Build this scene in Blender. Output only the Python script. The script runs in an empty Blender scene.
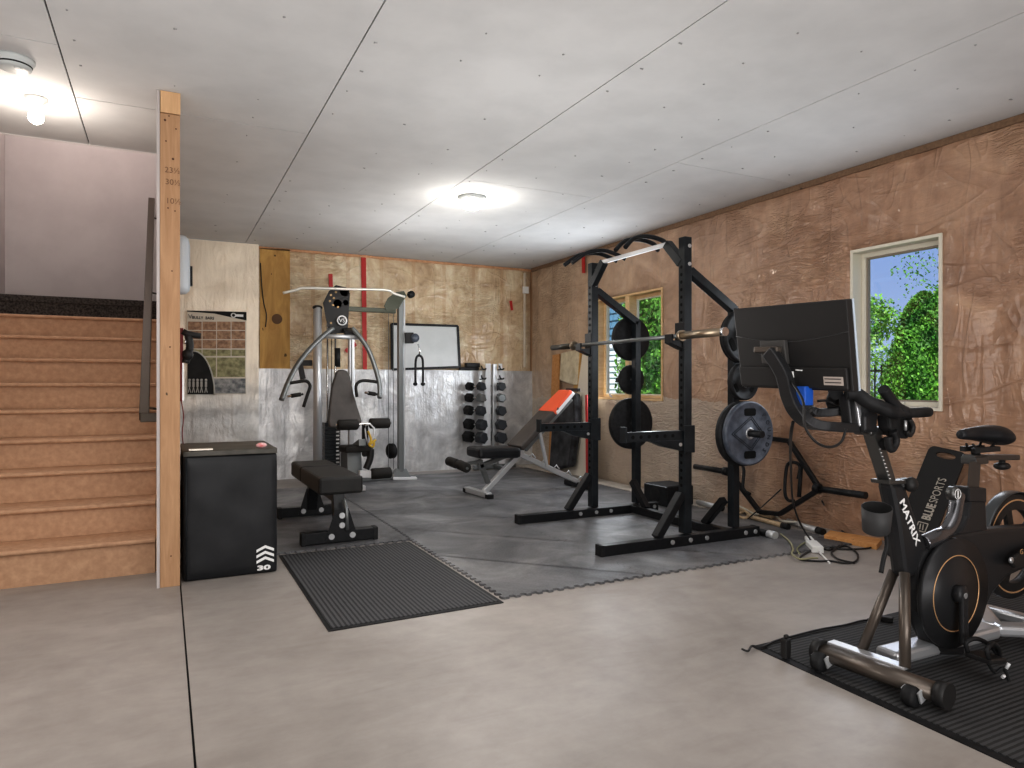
import bpy, bmesh, math, random
from mathutils import Vector, Matrix, Euler
random.seed(7)
col = bpy.context.scene.collection
PI = math.pi

# ------------------------------------------------------------------ survey of the room (metres)
FL = 690.; TH = math.atan(348/690.); EYE = 1.07; CEIL = 2.617; HY = 383.5
SN, CS = math.sin(TH), math.cos(TH)
def _ray(u, v):
    a = (u-512)/FL; b = (HY-v)/FL
    return a*CS+SN, -a*SN+CS, b
def F(u, v, z=0.):                       # measured point on a horizontal plane
    x, y, b = _ray(u, v); t = (z-EYE)/b; return Vector((x*t, y*t, z))
def PX(u, v, X):                         # measured point on a plane X = const
    x, y, b = _ray(u, v); t = X/x; return Vector((X, y*t, EYE+b*t))
def PY(u, v, Y):                         # measured point on a plane Y = const
    x, y, b = _ray(u, v); t = Y/y; return Vector((x*t, Y, EYE+b*t))

# ------------------------------------------------------------------ materials
def mat(name, c, rough=.5, metal=0., coat=0., emit=None, es=1.):
    m = bpy.data.materials.new(name); m.use_nodes = True
    b = m.node_tree.nodes['Principled BSDF']
    b.inputs['Base Color'].default_value = (*c, 1); b.inputs['Roughness'].default_value = rough
    b.inputs['Metallic'].default_value = metal; b.inputs['Coat Weight'].default_value = coat
    if max(c) < .05: b.inputs['Specular IOR Level'].default_value = .28
    if emit:
        b.inputs['Emission Color'].default_value = (*emit, 1); b.inputs['Emission Strength'].default_value = es
    return m
class NT:
    def __init__(s, m): s.m = m; s.t = m.node_tree; s.b = s.t.nodes['Principled BSDF']
    def n(s, k, **kw):
        x = s.t.nodes.new(k)
        for a, v in kw.items(): setattr(x, a, v)
        return x
    def l(s, a, b): s.t.links.new(a, b)
    def coord(s, sc=(1, 1, 1)):
        g = s.n('ShaderNodeNewGeometry'); m = s.n('ShaderNodeMapping'); m.inputs['Scale'].default_value = sc
        s.l(g.outputs['Position'], m.inputs['Vector']); return m.outputs[0]
    def objcoord(s, sc=(1, 1, 1)):
        g = s.n('ShaderNodeTexCoord'); m = s.n('ShaderNodeMapping'); m.inputs['Scale'].default_value = sc
        s.l(g.outputs['Object'], m.inputs['Vector']); return m.outputs[0]
    def noise(s, vec, scale, detail=4, rough=.55, dist=0.):
        x = s.n('ShaderNodeTexNoise'); x.inputs['Scale'].default_value = scale; x.inputs['Detail'].default_value = detail
        x.inputs['Roughness'].default_value = rough; x.inputs['Distortion'].default_value = dist
        s.l(vec, x.inputs['Vector']); return x.outputs['Fac']
    def ramp(s, fac, stops):
        r = s.n('ShaderNodeValToRGB'); e = r.color_ramp.elements
        while len(e) < len(stops): e.new(.5)
        for i, (p, c) in enumerate(stops):
            e[i].position = p; e[i].color = (*c, 1) if len(c) == 3 else c
        s.l(fac, r.inputs[0]); return r.outputs[0]
    def mix(s, fac, a, b, mode='MIX'):
        x = s.n('ShaderNodeMix', data_type='RGBA', blend_type=mode)
        if isinstance(fac, (int, float)): x.inputs[0].default_value = fac
        else: s.l(fac, x.inputs[0])
        for i, v in ((6, a), (7, b)):
            if isinstance(v, tuple): x.inputs[i].default_value = (*v, 1)
            else: s.l(v, x.inputs[i])
        return x.outputs[2]
    def math(s, op, a, b=None, c=None):
        x = s.n('ShaderNodeMath', operation=op)
        for i, v in enumerate((a, b, c)):
            if v is None: continue
            if isinstance(v, (int, float)): x.inputs[i].default_value = v
            else: s.l(v, x.inputs[i])
        return x.outputs[0]
    def sep(s, vec):
        x = s.n('ShaderNodeSeparateXYZ'); s.l(vec, x.inputs[0]); return x.outputs
    def base(s, c): s.l(c, s.b.inputs['Base Color'])
    def rough(s, c): s.l(c, s.b.inputs['Roughness'])
    def bump(s, h, strength=.3, dist=.01):
        x = s.n('ShaderNodeBump'); x.inputs['Strength'].default_value = strength; x.inputs['Distance'].default_value = dist
        s.l(h, x.inputs['Height']); s.l(x.outputs[0], s.b.inputs['Normal']); s.l(x.outputs[0], s.b.inputs['Coat Normal'])

def _dark(c, k=.62): return tuple(x*k for x in c) if max(c) < .05 else c
def noisy(name, a, b, scale=8, rough=.5, metal=0., bump=0., sc=(1, 1, 1), coat=0., lo=.35, hi=.65, detail=5, obj=False):
    a = _dark(a); b = _dark(b)
    m = mat(name, a, rough, metal, coat); t = NT(m)
    v = t.objcoord(sc) if obj else t.coord(sc)
    f = t.noise(v, scale, detail); t.base(t.ramp(f, [(lo, a), (hi, b)]))
    if bump: t.bump(f, bump, .004)
    return m

M = {}
M['drywall'] = noisy('grey ceiling board', (.60, .605, .61), (.66, .665, .67), 3, .9)
M['drywall_wall'] = noisy('stairwell drywall', (.47, .43, .42), (.53, .49, .475), 2.5, .9)
M['drywall_edge'] = mat('cut drywall edge', (.75, .74, .72), .9)
M['dark_gap'] = mat('dark gap', (.02, .02, .02), .9)
M['screw'] = mat('screw head', (.30, .30, .30), .6)
# concrete
m = mat('smooth concrete', (.42, .38, .35), .62); t = NT(m); v = t.coord()
f1 = t.noise(v, 1.1, 6, .6, .4); f2 = t.noise(v, 7, 6, .7); f3 = t.noise(t.coord((1, 3, 1)), 3, 5, .6, 1.)
c = t.ramp(f1, [(.3, (.25, .225, .205)), (.5, (.315, .288, .268)), (.72, (.385, .358, .338))])
c = t.mix(.35, c, t.ramp(f2, [(.3, (.36, .34, .32)), (.62, (.58, .56, .54))]), 'OVERLAY')
c = t.mix(.22, c, t.ramp(f3, [(.35, (.25, .225, .205)), (.65, (.39, .36, .34))]))
sp = t.noise(v, 26, 2, .5); c = t.mix(t.math('GREATER_THAN', sp, .80), c, (.25, .2, .17))
t.base(c); t.rough(t.ramp(f1, [(.3, (.55,)*3), (.7, (.38,)*3)])); t.bump(f2, .12, .003); M['concrete'] = m
M['concrete_wall'] = noisy('footing concrete', (.42, .38, .33), (.55, .5, .44), 9, .9, bump=.2)

def poly_wall(name, c1, c2, c3, axis, pale=None, stud=(.42, .26, .17), coat=.8):
    """fibreglass batts behind a clear vapour barrier"""
    m = mat(name, c1, .5, 0, coat); t = NT(m); b = t.b
    b.inputs['Coat Roughness'].default_value = .16
    v = t.coord(); s = t.sep(v); h = s[axis]
    f = t.noise(v, 2.6, 7, .62, .8)
    c = t.ramp(f, [(.28, c1), (.5, c2), (.72, c3)])
    g = t.noise(v, 14, 4, .6, .5); c = t.mix(.3, c, t.ramp(g, [(.3, c1), (.7, c3)]), 'OVERLAY')
    ph = t.math('FRACT', t.math('DIVIDE', t.math('ADD', h, 10.03), .406))
    st = t.math('LESS_THAN', t.math('ABSOLUTE', t.math('SUBTRACT', ph, .5)), .055)
    c = t.mix(t.math('MULTIPLY', st, .38), c, stud)
    if pale:                              # paler lower part: zlimit, Y start, colour
        zl, ys, pc = pale
        nz = t.math('ADD', s[2], t.math('MULTIPLY', f, .25))
        a = t.math('LESS_THAN', nz, zl)
        r = t.n('ShaderNodeMapRange'); r.inputs[1].default_value = ys; r.inputs[2].default_value = ys+1.2
        t.l(s[1], r.inputs[0])
        c = t.mix(t.math('MULTIPLY', t.math('MULTIPLY', a, r.outputs[0]), .75), c, pc)
    if axis == 1:
        r_ = t.n('ShaderNodeMapRange'); r_.inputs[1].default_value = 3.6; r_.inputs[2].default_value = 7.5; t.l(s[1], r_.inputs[0])
        c = t.mix(t.math('MULTIPLY', r_.outputs[0], .55), c, t.ramp(f, [(.28, (.42, .32, .215)), (.72, (.68, .56, .42))]))
    t.base(c)
    w1 = t.noise(t.coord((1.2, 1.2, 4.5)), 2.2, 3, .5, 2.2)
    w2 = t.noise(t.coord((5, 5, 1.3)), 2.6, 3, .5, 1.4)
    w3 = t.noise(v, 9, 4, .6, 1.5)
    def ridge(n_, k): return t.math('POWER', t.math('MAXIMUM', t.math('SUBTRACT', 1., t.math('MULTIPLY', t.math('ABSOLUTE', t.math('SUBTRACT', n_, .5)), k)), 0.), 2.)
    r1 = ridge(t.noise(t.coord((.8, .8, 2.2)), 1.1, 2, .5, 1.2), 22.); r2 = ridge(t.noise(t.coord((2.2, 2.2, .7)), 1.6, 2, .5, .8), 20.)
    gate = t.ramp(t.noise(v, 1.3, 2), [(.48, (0, 0, 0)), (.62, (1, 1, 1))])
    fine = t.math('MULTIPLY', ridge(t.noise(t.coord((1.5, 1.5, 7)), 3.2, 2, .5, 1.6), 7.), gate)
    hh = t.math('ADD', t.math('MULTIPLY', t.math('ADD', w1, w2), .35), t.math('ADD', t.math('MULTIPLY', t.math('ADD', r1, r2), .22), t.math('MULTIPLY', fine, .5)))
    t.bump(hh, .6, .035)
    return m
M['batt_right'] = poly_wall('brown fibreglass behind clear plastic', (.28, .165, .105), (.43, .28, .19), (.57, .41, .29), 1, (1.05, 3.9, (.56, .50, .43)))
M['batt_back'] = poly_wall('tan fibreglass behind clear plastic', (.37, .26, .155), (.60, .475, .33), (.84, .76, .61), 0, stud=(.50, .30, .16))  # tan mottling, contrast raised to paint the plastic's crinkle highlights
def foil(name, a, b, c_, metal, top=None):
    m = mat(name, b, .36, metal); t = NT(m)
    v = t.coord(); f = t.noise(v, 3.2, 7, .65, .6); c = t.ramp(f, [(.28, a), (.5, b), (.7, c_)])
    if top:
        z = t.sep(v)[2]; r = t.n('ShaderNodeMapRange'); r.inputs[1].default_value = .9; r.inputs[2].default_value = 1.5
        t.l(t.math('ADD', z, t.math('MULTIPLY', f, .3)), r.inputs[0])
        c = t.mix(r.outputs[0], c, t.ramp(f, [(.3, top), (.7, tuple(min(1, k*1.15) for k in top))]))
    gr = t.noise(t.coord((9, 9, .6)), 4, 3, .5); c = t.mix(.06, c, t.ramp(gr, [(.35, a), (.65, c_)]))
    t.base(c)
    w = t.noise(t.coord((2.2, 2.2, .8)), 3, 4, .6, 1.2); w2 = t.noise(v, 15, 3, .6, 1)
    vl = t.noise(t.coord((10, 10, .25)), 2.5, 2, .5)
    t.bump(t.math('ADD', t.math('ADD', w, t.math('MULTIPLY', vl, .35)), t.math('MULTIPLY', w2, .28)), .5, .028)
    return m
M['foil'] = foil('silver foil faced insulation', (.38, .38, .385), (.60, .60, .605), (.86, .86, .85), .5)
M['foil_left'] = foil('cream and silver foil insulation', (.36, .36, .36), (.56, .56, .55), (.80, .80, .79), .2, (.80, .71, .58))
# wood
def wood(name, a, b, sc=(14, 14, 1.2), scale=3, rough=.65, spots=True):
    m = mat(name, a, rough); t = NT(m)
    f = t.noise(t.coord(sc), scale, 6, .6, .8); c = t.ramp(f, [(.3, a), (.7, b)])
    if spots:
        k = t.noise(t.coord((1, 1, .6)), 17, 1, .3); c = t.mix(t.math('GREATER_THAN', k, .76), c, tuple(x*.3 for x in a))
    t.base(c); t.bump(f, .1, .002); return m
M['stud'] = wood('planed spruce', (.38, .215, .11), (.50, .31, .175))
M['stud_light'] = wood('fresh spruce end grain', (.58, .36, .19), (.70, .46, .26), spots=False)
M['osb'] = wood('amber sheathing board', (.38, .20, .05), (.62, .38, .12), (3, 3, .8), 3.2)
M['pine'] = wood('clear pine frame', (.60, .40, .20), (.78, .58, .34), (2, 2, 9), 3, .5, False)
M['lumber'] = wood('orange lumber', (.48, .22, .07), (.62, .33, .13), (2, 12, 12), 3)
M['particle'] = noisy('particleboard', (.42, .245, .145), (.57, .36, .225), 30, .7, bump=.15, lo=.25, hi=.75)
M['particle_edge'] = noisy('rounded particleboard nosing', (.50, .26, .13), (.64, .37, .21), 22, .6)
M['carpet'] = noisy('dark brown carpet', (.035, .03, .028), (.10, .085, .075), 60, 1, bump=.5)
M['rail'] = mat('bronze painted handrail', (.075, .058, .042), .4, .3)
# gym stuff
M['black'] = noisy('black powder coat', (.012, .013, .015), (.02, .021, .024), 40, .38)
M['black_blue'] = noisy('satin black steel', (.014, .018, .022), (.028, .034, .040), 12, .33)
M['rubber'] = noisy('black rubber', (.012, .012, .013), (.028, .028, .03), 30, .6)
M['rubber_blue'] = noisy('moulded plate rubber', (.05, .06, .08), (.10, .115, .145), 20, .45)
M['hex_rubber'] = mat('hex head rubber', (.035, .038, .044), .4)
M['vinyl'] = noisy('black vinyl', (.018, .019, .022), (.03, .031, .035), 6, .42, bump=.1)
M['pad_brown'] = noisy('charcoal brown vinyl', (.052, .044, .040), (.075, .064, .058), 8, .55)
M['pad_grey'] = noisy('charcoal bench vinyl', (.030, .029, .028), (.046, .044, .042), 8, .5)
M['foam'] = mat('black foam', (.022, .02, .018), .7)
M['silver'] = mat('silver painted steel', (.60, .61, .62), .32, .45)
M['silver_dark'] = mat('grey painted steel', (.20, .21, .21), .38, .6)
M['pewter'] = mat('pewter green steel', (.065, .07, .048), .4, .2)
M['chrome'] = mat('chrome', (.75, .75, .75), .15, 1.)
M['white_steel'] = mat('white painted steel', (.66, .66, .67), .4)
M['brass'] = mat('barbell steel', (.38, .31, .23), .3, .9)
M['bolt'] = mat('bolt head', (.55, .56, .57), .35, .7)
M['white'] = mat('white plastic', (.80, .80, .78), .4)
M['grey_tank'] = mat('white enamel', (.62, .66, .70), .35)
M['red'] = mat('red plastic', (.46, .018, .014), .45)
M['dark_red'] = mat('dark red webbing', (.17, .015, .015), .6)
M['orange'] = mat('orange red vinyl', (.78, .12, .045), .45)
M['white_vinyl'] = mat('white vinyl', (.78, .76, .78), .4)
M['yellow'] = mat('yellow cord', (.58, .38, .04), .6)
M['print_white'] = mat('white print', (.80, .80, .80), .6)
M['print_grey'] = mat('grey print', (.42, .38, .33), .6)
M['gold'] = mat('gold ring line', (.62, .38, .20), .4, .4)
M['label_tan'] = mat('paper sticker', (.48, .42, .38), .6)
M['plastic_dark'] = mat('dark plastic', (.02, .019, .019), .45)
M['bike_frame'] = mat('charcoal bike frame', (.030, .030, .032), .36, .3)
M['bike_post'] = mat('brushed grey post', (.11, .11, .108), .36, .8)
M['bike_silver'] = mat('silver bike base', (.52, .53, .55), .3, .6)
M['bike_brown'] = mat('anodised bronze grey tube', (.12, .10, .085), .35, .6)
M['blue'] = mat('blue plastic', (.01, .09, .42), .45)
M['frost'] = mat('clear plastic sheet', (.70, .63, .52), .25, 0, .6)
M['batt_scrap'] = noisy('loose fibreglass batt', (.50, .42, .28), (.70, .62, .45), 12, .6, bump=.5, coat=.4)
M['bulb'] = mat('lit bulb', (1, 1, 1), .4, emit=(1, .93, .82), es=14)
M['smoke'] = mat('grey white detector plastic', (.55, .58, .58), .5)
M['paper'] = noisy('white board sheet', (.60, .62, .62), (.70, .72, .72), 3, .35)
M['vinyl_frame'] = mat('cream window vinyl', (.72, .68, .58), .45)
M['vinyl_dark'] = mat('shadow channel', (.30, .25, .20), .6)
# ribbed mats
def ribbed(name, axis, pitch, a, b):
    m = mat(name, a, .75); t = NT(m); v = t.coord(); s = t.sep(v)
    w = t.math('FRACT', t.math('DIVIDE', t.math('ADD', s[axis], 10), pitch))
    n_ = t.noise(v, 40, 3); k = t.math('GREATER_THAN', t.math('ADD', w, t.math('MULTIPLY', n_, .3)), .62)
    big = t.noise(v, 2.2, 4)
    t.base(t.mix(k, t.ramp(big, [(.3, a), (.7, tuple(x*1.6 for x in a))]), b)); t.bump(k, .5, .004); return m
M['rib_mat'] = ribbed('ribbed black carpet mat', 0, .022, (.022, .022, .024), (.085, .085, .088))
M['rib_mat_bike'] = ribbed('corded black mat', 1, .02, (.018, .018, .018), (.06, .06, .062))
# puzzle tile rubber
m = mat('grey foam gym tile', (.16, .16, .17), .42); t = NT(m); v = t.coord()
f = t.noise(v, 2.1, 6, .6, .7); g = t.noise(v, 90, 3, .7)
c = t.ramp(f, [(.34, (.055, .055, .06)), (.5, (.125, .125, .13)), (.64, (.22, .218, .22))])  # soft mottling, contrast raised to paint window reflections into the colour
t.base(t.mix(.25, c, t.ramp(g, [(.35, (.03, .03, .03)), (.65, (.26, .26, .27))])))
t.rough(t.ramp(f, [(.3, (.55,)*3), (.7, (.36,)*3)])); t.bump(g, .25, .002); M['tile'] = m
# glass
m = bpy.data.materials.new('window glass'); m.use_nodes = True; nt = m.node_tree; nt.nodes.clear()
o_ = nt.nodes.new('ShaderNodeOutputMaterial'); mx = nt.nodes.new('ShaderNodeMixShader'); tr = nt.nodes.new('ShaderNodeBsdfTransparent')
gl = nt.nodes.new('ShaderNodeBsdfGlossy'); gl.inputs['Roughness'].default_value = .02; mx.inputs[0].default_value = .05
nt.links.new(tr.outputs[0], mx.inputs[1]); nt.links.new(gl.outputs[0], mx.inputs[2]); nt.links.new(mx.outputs[0], o_.inputs[0]); M['glass'] = m
# outside
M['leaf_a'] = noisy('dark cedar leaves', (.02, .10, .012), (.10, .30, .03), 3, .6)
M['leaf_b'] = noisy('bright cedar leaves', (.05, .22, .02), (.20, .48, .05), 3, .6)
M['leaf_c'] = noisy('yellow green leaves', (.10, .28, .04), (.32, .52, .14), 3, .6)
M['bark'] = mat('bark', (.12, .085, .06), .9)
M['grass'] = noisy('lawn', (.06, .16, .03), (.14, .28, .06), 6, .9)
m = mat('blue shingle siding', (.10, .22, .33), .6); M['siding_blue'] = m
M['siding_white'] = mat('pale grey lap siding', (.62, .66, .72), .6)
M['siding_trim'] = mat('white house trim', (.75, .78, .82), .5)

# ------------------------------------------------------------------ mesh builder
class MB:
    def __init__(s): s.bm = bmesh.new(); s.mi = 0
    def _f(s, vs, smooth=False):
        try:
            f = s.bm.faces.new(vs); f.smooth = smooth; f.material_index = s.mi; return f
        except ValueError: return None
    def hexa(s, P, smooth=False):        # P: 4 bottom, 4 top
        v = [s.bm.verts.new(p) for p in P]
        for q in ((3, 2, 1, 0), (4, 5, 6, 7), (0, 1, 5, 4), (1, 2, 6, 5), (2, 3, 7, 6), (3, 0, 4, 7)): s._f([v[i] for i in q], smooth)
        return s
    def box(s, x0, y0, z0, x1, y1, z1):
        return s.hexa([(x0, y0, z0), (x1, y0, z0), (x1, y1, z0), (x0, y1, z0), (x0, y0, z1), (x1, y0, z1), (x1, y1, z1), (x0, y1, z1)])
    def bar(s, p, q, w, h, up=(0, 0, 1)):   # rectangular section, w sideways, h along up
        p, q = Vector(p), Vector(q); d = (q-p).normalized(); up = Vector(up)
        if abs(d.dot(up)) > .98: up = Vector((1, 0, 0))
        sd = d.cross(up).normalized(); u = sd.cross(d).normalized()
        a = [p+sd*i*w/2+u*j*h/2 for i, j in ((-1, -1), (1, -1), (1, 1), (-1, 1))]
        b = [x+(q-p) for x in a]
        return s.hexa(a+b)
    def tube(s, pts, r, n=12, closed=False, flat=1., caps=True, up=None):
        pts = [Vector(p) for p in pts]; k = len(pts); rs = r if isinstance(r, (list, tuple)) else [r]*k
        rings = []; ref = None
        for i, p in enumerate(pts):
            if closed: d = (pts[(i+1) % k]-pts[i-1]).normalized()
            else: d = (pts[min(i+1, k-1)]-pts[max(i-1, 0)]).normalized()
            if ref is None:
                ref = Vector(up) if up else (Vector((0, 0, 1)) if abs(d.z) < .9 else Vector((1, 0, 0)))
            a = (ref-d*ref.dot(d)).normalized(); b = d.cross(a).normalized(); ref = a
            rings.append([s.bm.verts.new(p+(a*math.cos(2*PI*j/n)*flat+b*math.sin(2*PI*j/n))*rs[i]) for j in range(n)])
        for i in range(k if closed else k-1):
            A, B = rings[i], rings[(i+1) % k]
            for j in range(n): s._f([A[j], A[(j+1) % n], B[(j+1) % n], B[j]], True)
        if not closed and caps:
            s._f(rings[0][::-1]); s._f(rings[-1])
        return s
    def cyl(s, p, q, r, r2=None, n=20): return s.tube([p, q], [r, r if r2 is None else r2], n)
    def lathe(s, prof, c, axis=(0, 0, 1), n=32):     # prof: (radius, height) list, closed with caps when radius > 0
        ax = Vector(axis).normalized(); a = ax.orthogonal().normalized(); b = ax.cross(a); c = Vector(c); rings = []
        for r, h in prof:
            if r < 1e-6: rings.append([s.bm.verts.new(c+ax*h)])
            else: rings.append([s.bm.verts.new(c+ax*h+(a*math.cos(2*PI*j/n)+b*math.sin(2*PI*j/n))*r) for j in range(n)])
        for A, B in zip(rings, rings[1:]):
            for j in range(n):
                k = (j+1) % n
                if len(A) == 1 and len(B) == 1: continue
                if len(A) == 1: s._f([A[0], B[k], B[j]], True)
                elif len(B) == 1: s._f([A[j], A[k], B[0]], True)
                else: s._f([A[j], A[k], B[k], B[j]], True)
        return s
    def prism(s, poly, vec):
        vec = Vector(vec); a = [s.bm.verts.new(p) for p in poly]; b = [s.bm.verts.new(Vector(p)+vec) for p in poly]; n = len(poly)
        s._f(a[::-1]); s._f(b)
        for i in range(n): s._f([a[i], a[(i+1) % n], b[(i+1) % n], b[i]])
        return s
    def sph(s, c, r, sc=(1, 1, 1), n=16):
        c = Vector(c); R = []
        m_ = n//2
        for i in range(m_+1):
            th = PI*i/m_
            if i in (0, m_): R.append([s.bm.verts.new(c+Vector((0, 0, r*math.cos(th)*sc[2])))])
            else: R.append([s.bm.verts.new(c+Vector((r*math.sin(th)*math.cos(2*PI*j/n)*sc[0], r*math.sin(th)*math.sin(2*PI*j/n)*sc[1], r*math.cos(th)*sc[2]))) for j in range(n)])
        for A, B in zip(R, R[1:]):
            for j in range(n):
                k = (j+1) % n
                if len(A) == 1: s._f([A[0], B[j], B[k]], True)
                elif len(B) == 1: s._f([A[j], B[0], A[k]], True)
                else: s._f([A[j], B[j], B[k], A[k]], True)
        return s
    def build(s, name, m, parent=None, bev=0., sub=0, label=None):
        bmesh.ops.recalc_face_normals(s.bm, faces=s.bm.faces[:])
        if parent is not None:
            off = wloc(parent); bmesh.ops.translate(s.bm, verts=s.bm.verts[:], vec=-off)
        me = bpy.data.meshes.new(name); s.bm.to_mesh(me); s.bm.free()
        o = bpy.data.objects.new(name, me); col.objects.link(o)
        for x in (m if isinstance(m, (list, tuple)) else [m]): me.materials.append(x)
        if parent is not None: o.parent = parent
        if bev:
            b = o.modifiers.new('bevel', 'BEVEL'); b.width = bev; b.segments = 2; b.limit_method = 'ANGLE'; b.angle_limit = .7
        if sub:
            b = o.modifiers.new('sub', 'SUBSURF'); b.levels = sub; b.render_levels = sub
        if label: o['label'] = label
        return o
def wloc(o):
    v = Vector(o.location); p = o.parent
    while p is not None: v += Vector(p.location); p = p.parent
    return v
def tag(o, label=None, cat=None, group=None, kind=None):
    if label: o['label'] = label
    if cat: o['category'] = cat
    if group: o['group'] = group
    if kind: o['kind'] = kind
    return o
def thing(name, label, cat, loc, group=None):
    o = bpy.data.objects.new(name, None); col.objects.link(o); o.location = loc; o.empty_display_size = .05
    return tag(o, label, cat, group)
def solo(mb, name, m, label, cat, loc=None, group=None, bev=0., sub=0):  # thing that is one mesh
    loc = Vector(loc) if loc is not None else Vector((0, 0, 0))
    bmesh.ops.translate(mb.bm, verts=mb.bm.verts[:], vec=-loc)
    o = mb.build(name, m, None, bev, sub); o.location = loc; return tag(o, label, cat, group)
def struct(mb, name, m, bev=0.):
    o = mb.build(name, m, None, bev); o['kind'] = 'structure'; return o
def spline(pts, n=6):
    P = [Vector(p) for p in pts]; out = []
    for i in range(len(P)-1):
        p0 = P[max(i-1, 0)]; p1 = P[i]; p2 = P[i+1]; p3 = P[min(i+2, len(P)-1)]
        for k in range(n):
            t_ = k/n; out.append(.5*((2*p1)+(-p0+p2)*t_+(2*p0-5*p1+4*p2-p3)*t_*t_+(-p0+3*p1-3*p2+p3)*t_**3))
    out.append(P[-1]); return out
def text(s, size, origin, xdir, ydir, m, parent, name='lettering', depth=.0008, align='LEFT', bold=.0, sx=1., label=None):
    c = bpy.data.curves.new(name, 'FONT'); c.body = s; c.size = size; c.extrude = depth; c.offset = bold; c.align_x = align; c.resolution_u = 3
    o = bpy.data.objects.new(name+'_src', c); col.objects.link(o)
    bpy.context.view_layer.update()
    me = bpy.data.meshes.new_from_object(o.evaluated_get(bpy.context.evaluated_depsgraph_get()))
    bpy.data.objects.remove(o)
    x = Vector(xdir).normalized(); z = x.cross(Vector(ydir)).normalized(); y = z.cross(x)
    R = Matrix((x*sx, y, z)).transposed().to_4x4(); org = Vector(origin)
    if parent is not None: org = org-wloc(parent)
    me.transform(Matrix.Translation(org) @ R)
    me.materials.clear(); me.materials.append(m); me.name = name
    q = bpy.data.objects.new(name, me); col.objects.link(q)
    if parent is not None: q.parent = parent
    if label: q['label'] = label
    return q

# ================================================================== SETTING
XL, XR, YB, YN = -3.2, 4.40, 8.1, -2.6
RD = (-YN)
b = MB(); b.box(XL, YN, -.06, .075, YB, 0); b.box(.082, YN, -.06, XR+.3, YB+.3, 0)
b.mi = 1; b.box(XL, YN, -.1, XR+.3, YB+.3, -.012)
struct(b, 'floor', [M['concrete'], M['dark_gap']])
# ceiling: individual sheets with open joints, screws
b = MB(); g = .0035
cols_ = [(-3.2, -1.65, []), (-1.65, -.43, [3.74]), (-.43, .796, [-.5, 4.375]), (.796, 2.027, [.9]), (2.027, 3.19, [.1, 4.80]), (3.19, XR+.05, [-1.0, 3.78, 6.9])]
for x0, x1, cuts in cols_:
    yy = [YN]+cuts+[YB+.12]
    for y0, y1 in zip(yy, yy[1:]):
        if x0 < -.04 and y1 > 5.2:
            if x0 < -.5 or True:
                b.box(x0+g, y0+g, CEIL, min(x1, 9)-g, 5.2, CEIL+.013) if x1 < 0 else (b.box(x0+g, y0+g, CEIL, x1-g, 5.2, CEIL+.013), b.box(-.02, 5.2, CEIL, x1-g, y1-g, CEIL+.013))
        else: b.box(x0+g, y0+g, CEIL, x1-g, y1-g, CEIL+.013)
b.mi = 1
b.box(XL, YN, CEIL+.013, XR+.3, 5.2, CEIL+.05); b.box(-.02, 5.2, CEIL+.013, XR+.3, YB+.3, CEIL+.05)
b.mi = 2
for i in range(-7, 12):
    for j in range(28):
        x, y = i*.406+.05, j*.3+.05+random.uniform(-.03, .03)
        if x < 0 and y > 5.1 or y > 8 or x > 4.35 or random.random() < .35: continue
        b.cyl((x+random.uniform(-.02, .02), y, CEIL-.0006), (x, y, CEIL+.002), .0055, n=6)
struct(b, 'ceiling', [M['drywall'], M['dark_gap'], M['screw']])
# right wall with two openings (billowed plastic between studs)
W1 = (2.67, 3.324, .90, 2.03); W2 = (5.41, 6.58, .905, 2.03)
b = MB()
ys = sorted(set([round(YN+i*.055, 3) for i in range(int((YB-YN)/.055)+1)]+[YB, W1[0], W1[1], W2[0], W2[1]]))
zs = sorted(set([round(i*.055, 3) for i in range(48)]+[CEIL, .90, .905, 2.03]))
import mathutils.noise as mn
def inwin(y, z, e=1e-4):
    return any(w[0]-e <= y <= w[1]+e and w[2]-e <= z <= w[3]+e for w in (W1, W2))
def puff(h, z, seed):
    s_ = abs(math.sin(PI*(h+10.03+.203)/.406))
    return -.020*s_**.7 - .010*mn.noise(Vector((h*3, z*2.2, seed)))*s_
grid = {}
for y in ys:
    for z in zs:
        edge = inwin(y, z) or z in (0, CEIL)
        grid[y, z] = b.bm.verts.new((XR+(0 if edge else puff(y, z, 1.)), y, z))
for y0, y1 in zip(ys, ys[1:]):
    for z0, z1 in zip(zs, zs[1:]):
        if inwin((y0+y1)/2, (z0+z1)/2): continue
        b._f([grid[y0, z0], grid[y0, z1], grid[y1, z1], grid[y1, z0]], True)
b.mi = 1
for y0, y1, z0, z1 in ((YN, W1[0], 0, CEIL), (W1[1], W2[0], 0, CEIL), (W2[1], YB+.2, 0, CEIL), (W1[0], W1[1], 0, W1[2]), (W1[0], W1[1], W1[3], CEIL), (W2[0], W2[1], 0, W2[2]), (W2[0], W2[1], W2[3], CEIL)):
    b.box(XR+.012, y0, z0, XR+.16, y1, z1)
struct(b, 'wall_right', [M['batt_right'], M['stud']])
# top plate line on both walls
b = MB().box(XR-.03, YN, CEIL-.045, XR+.0, YB, CEIL-.002); struct(b, 'trim_1', wood('top plate stud wall', (.17, .10, .06), (.27, .17, .10), (1, 14, 14)))
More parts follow.
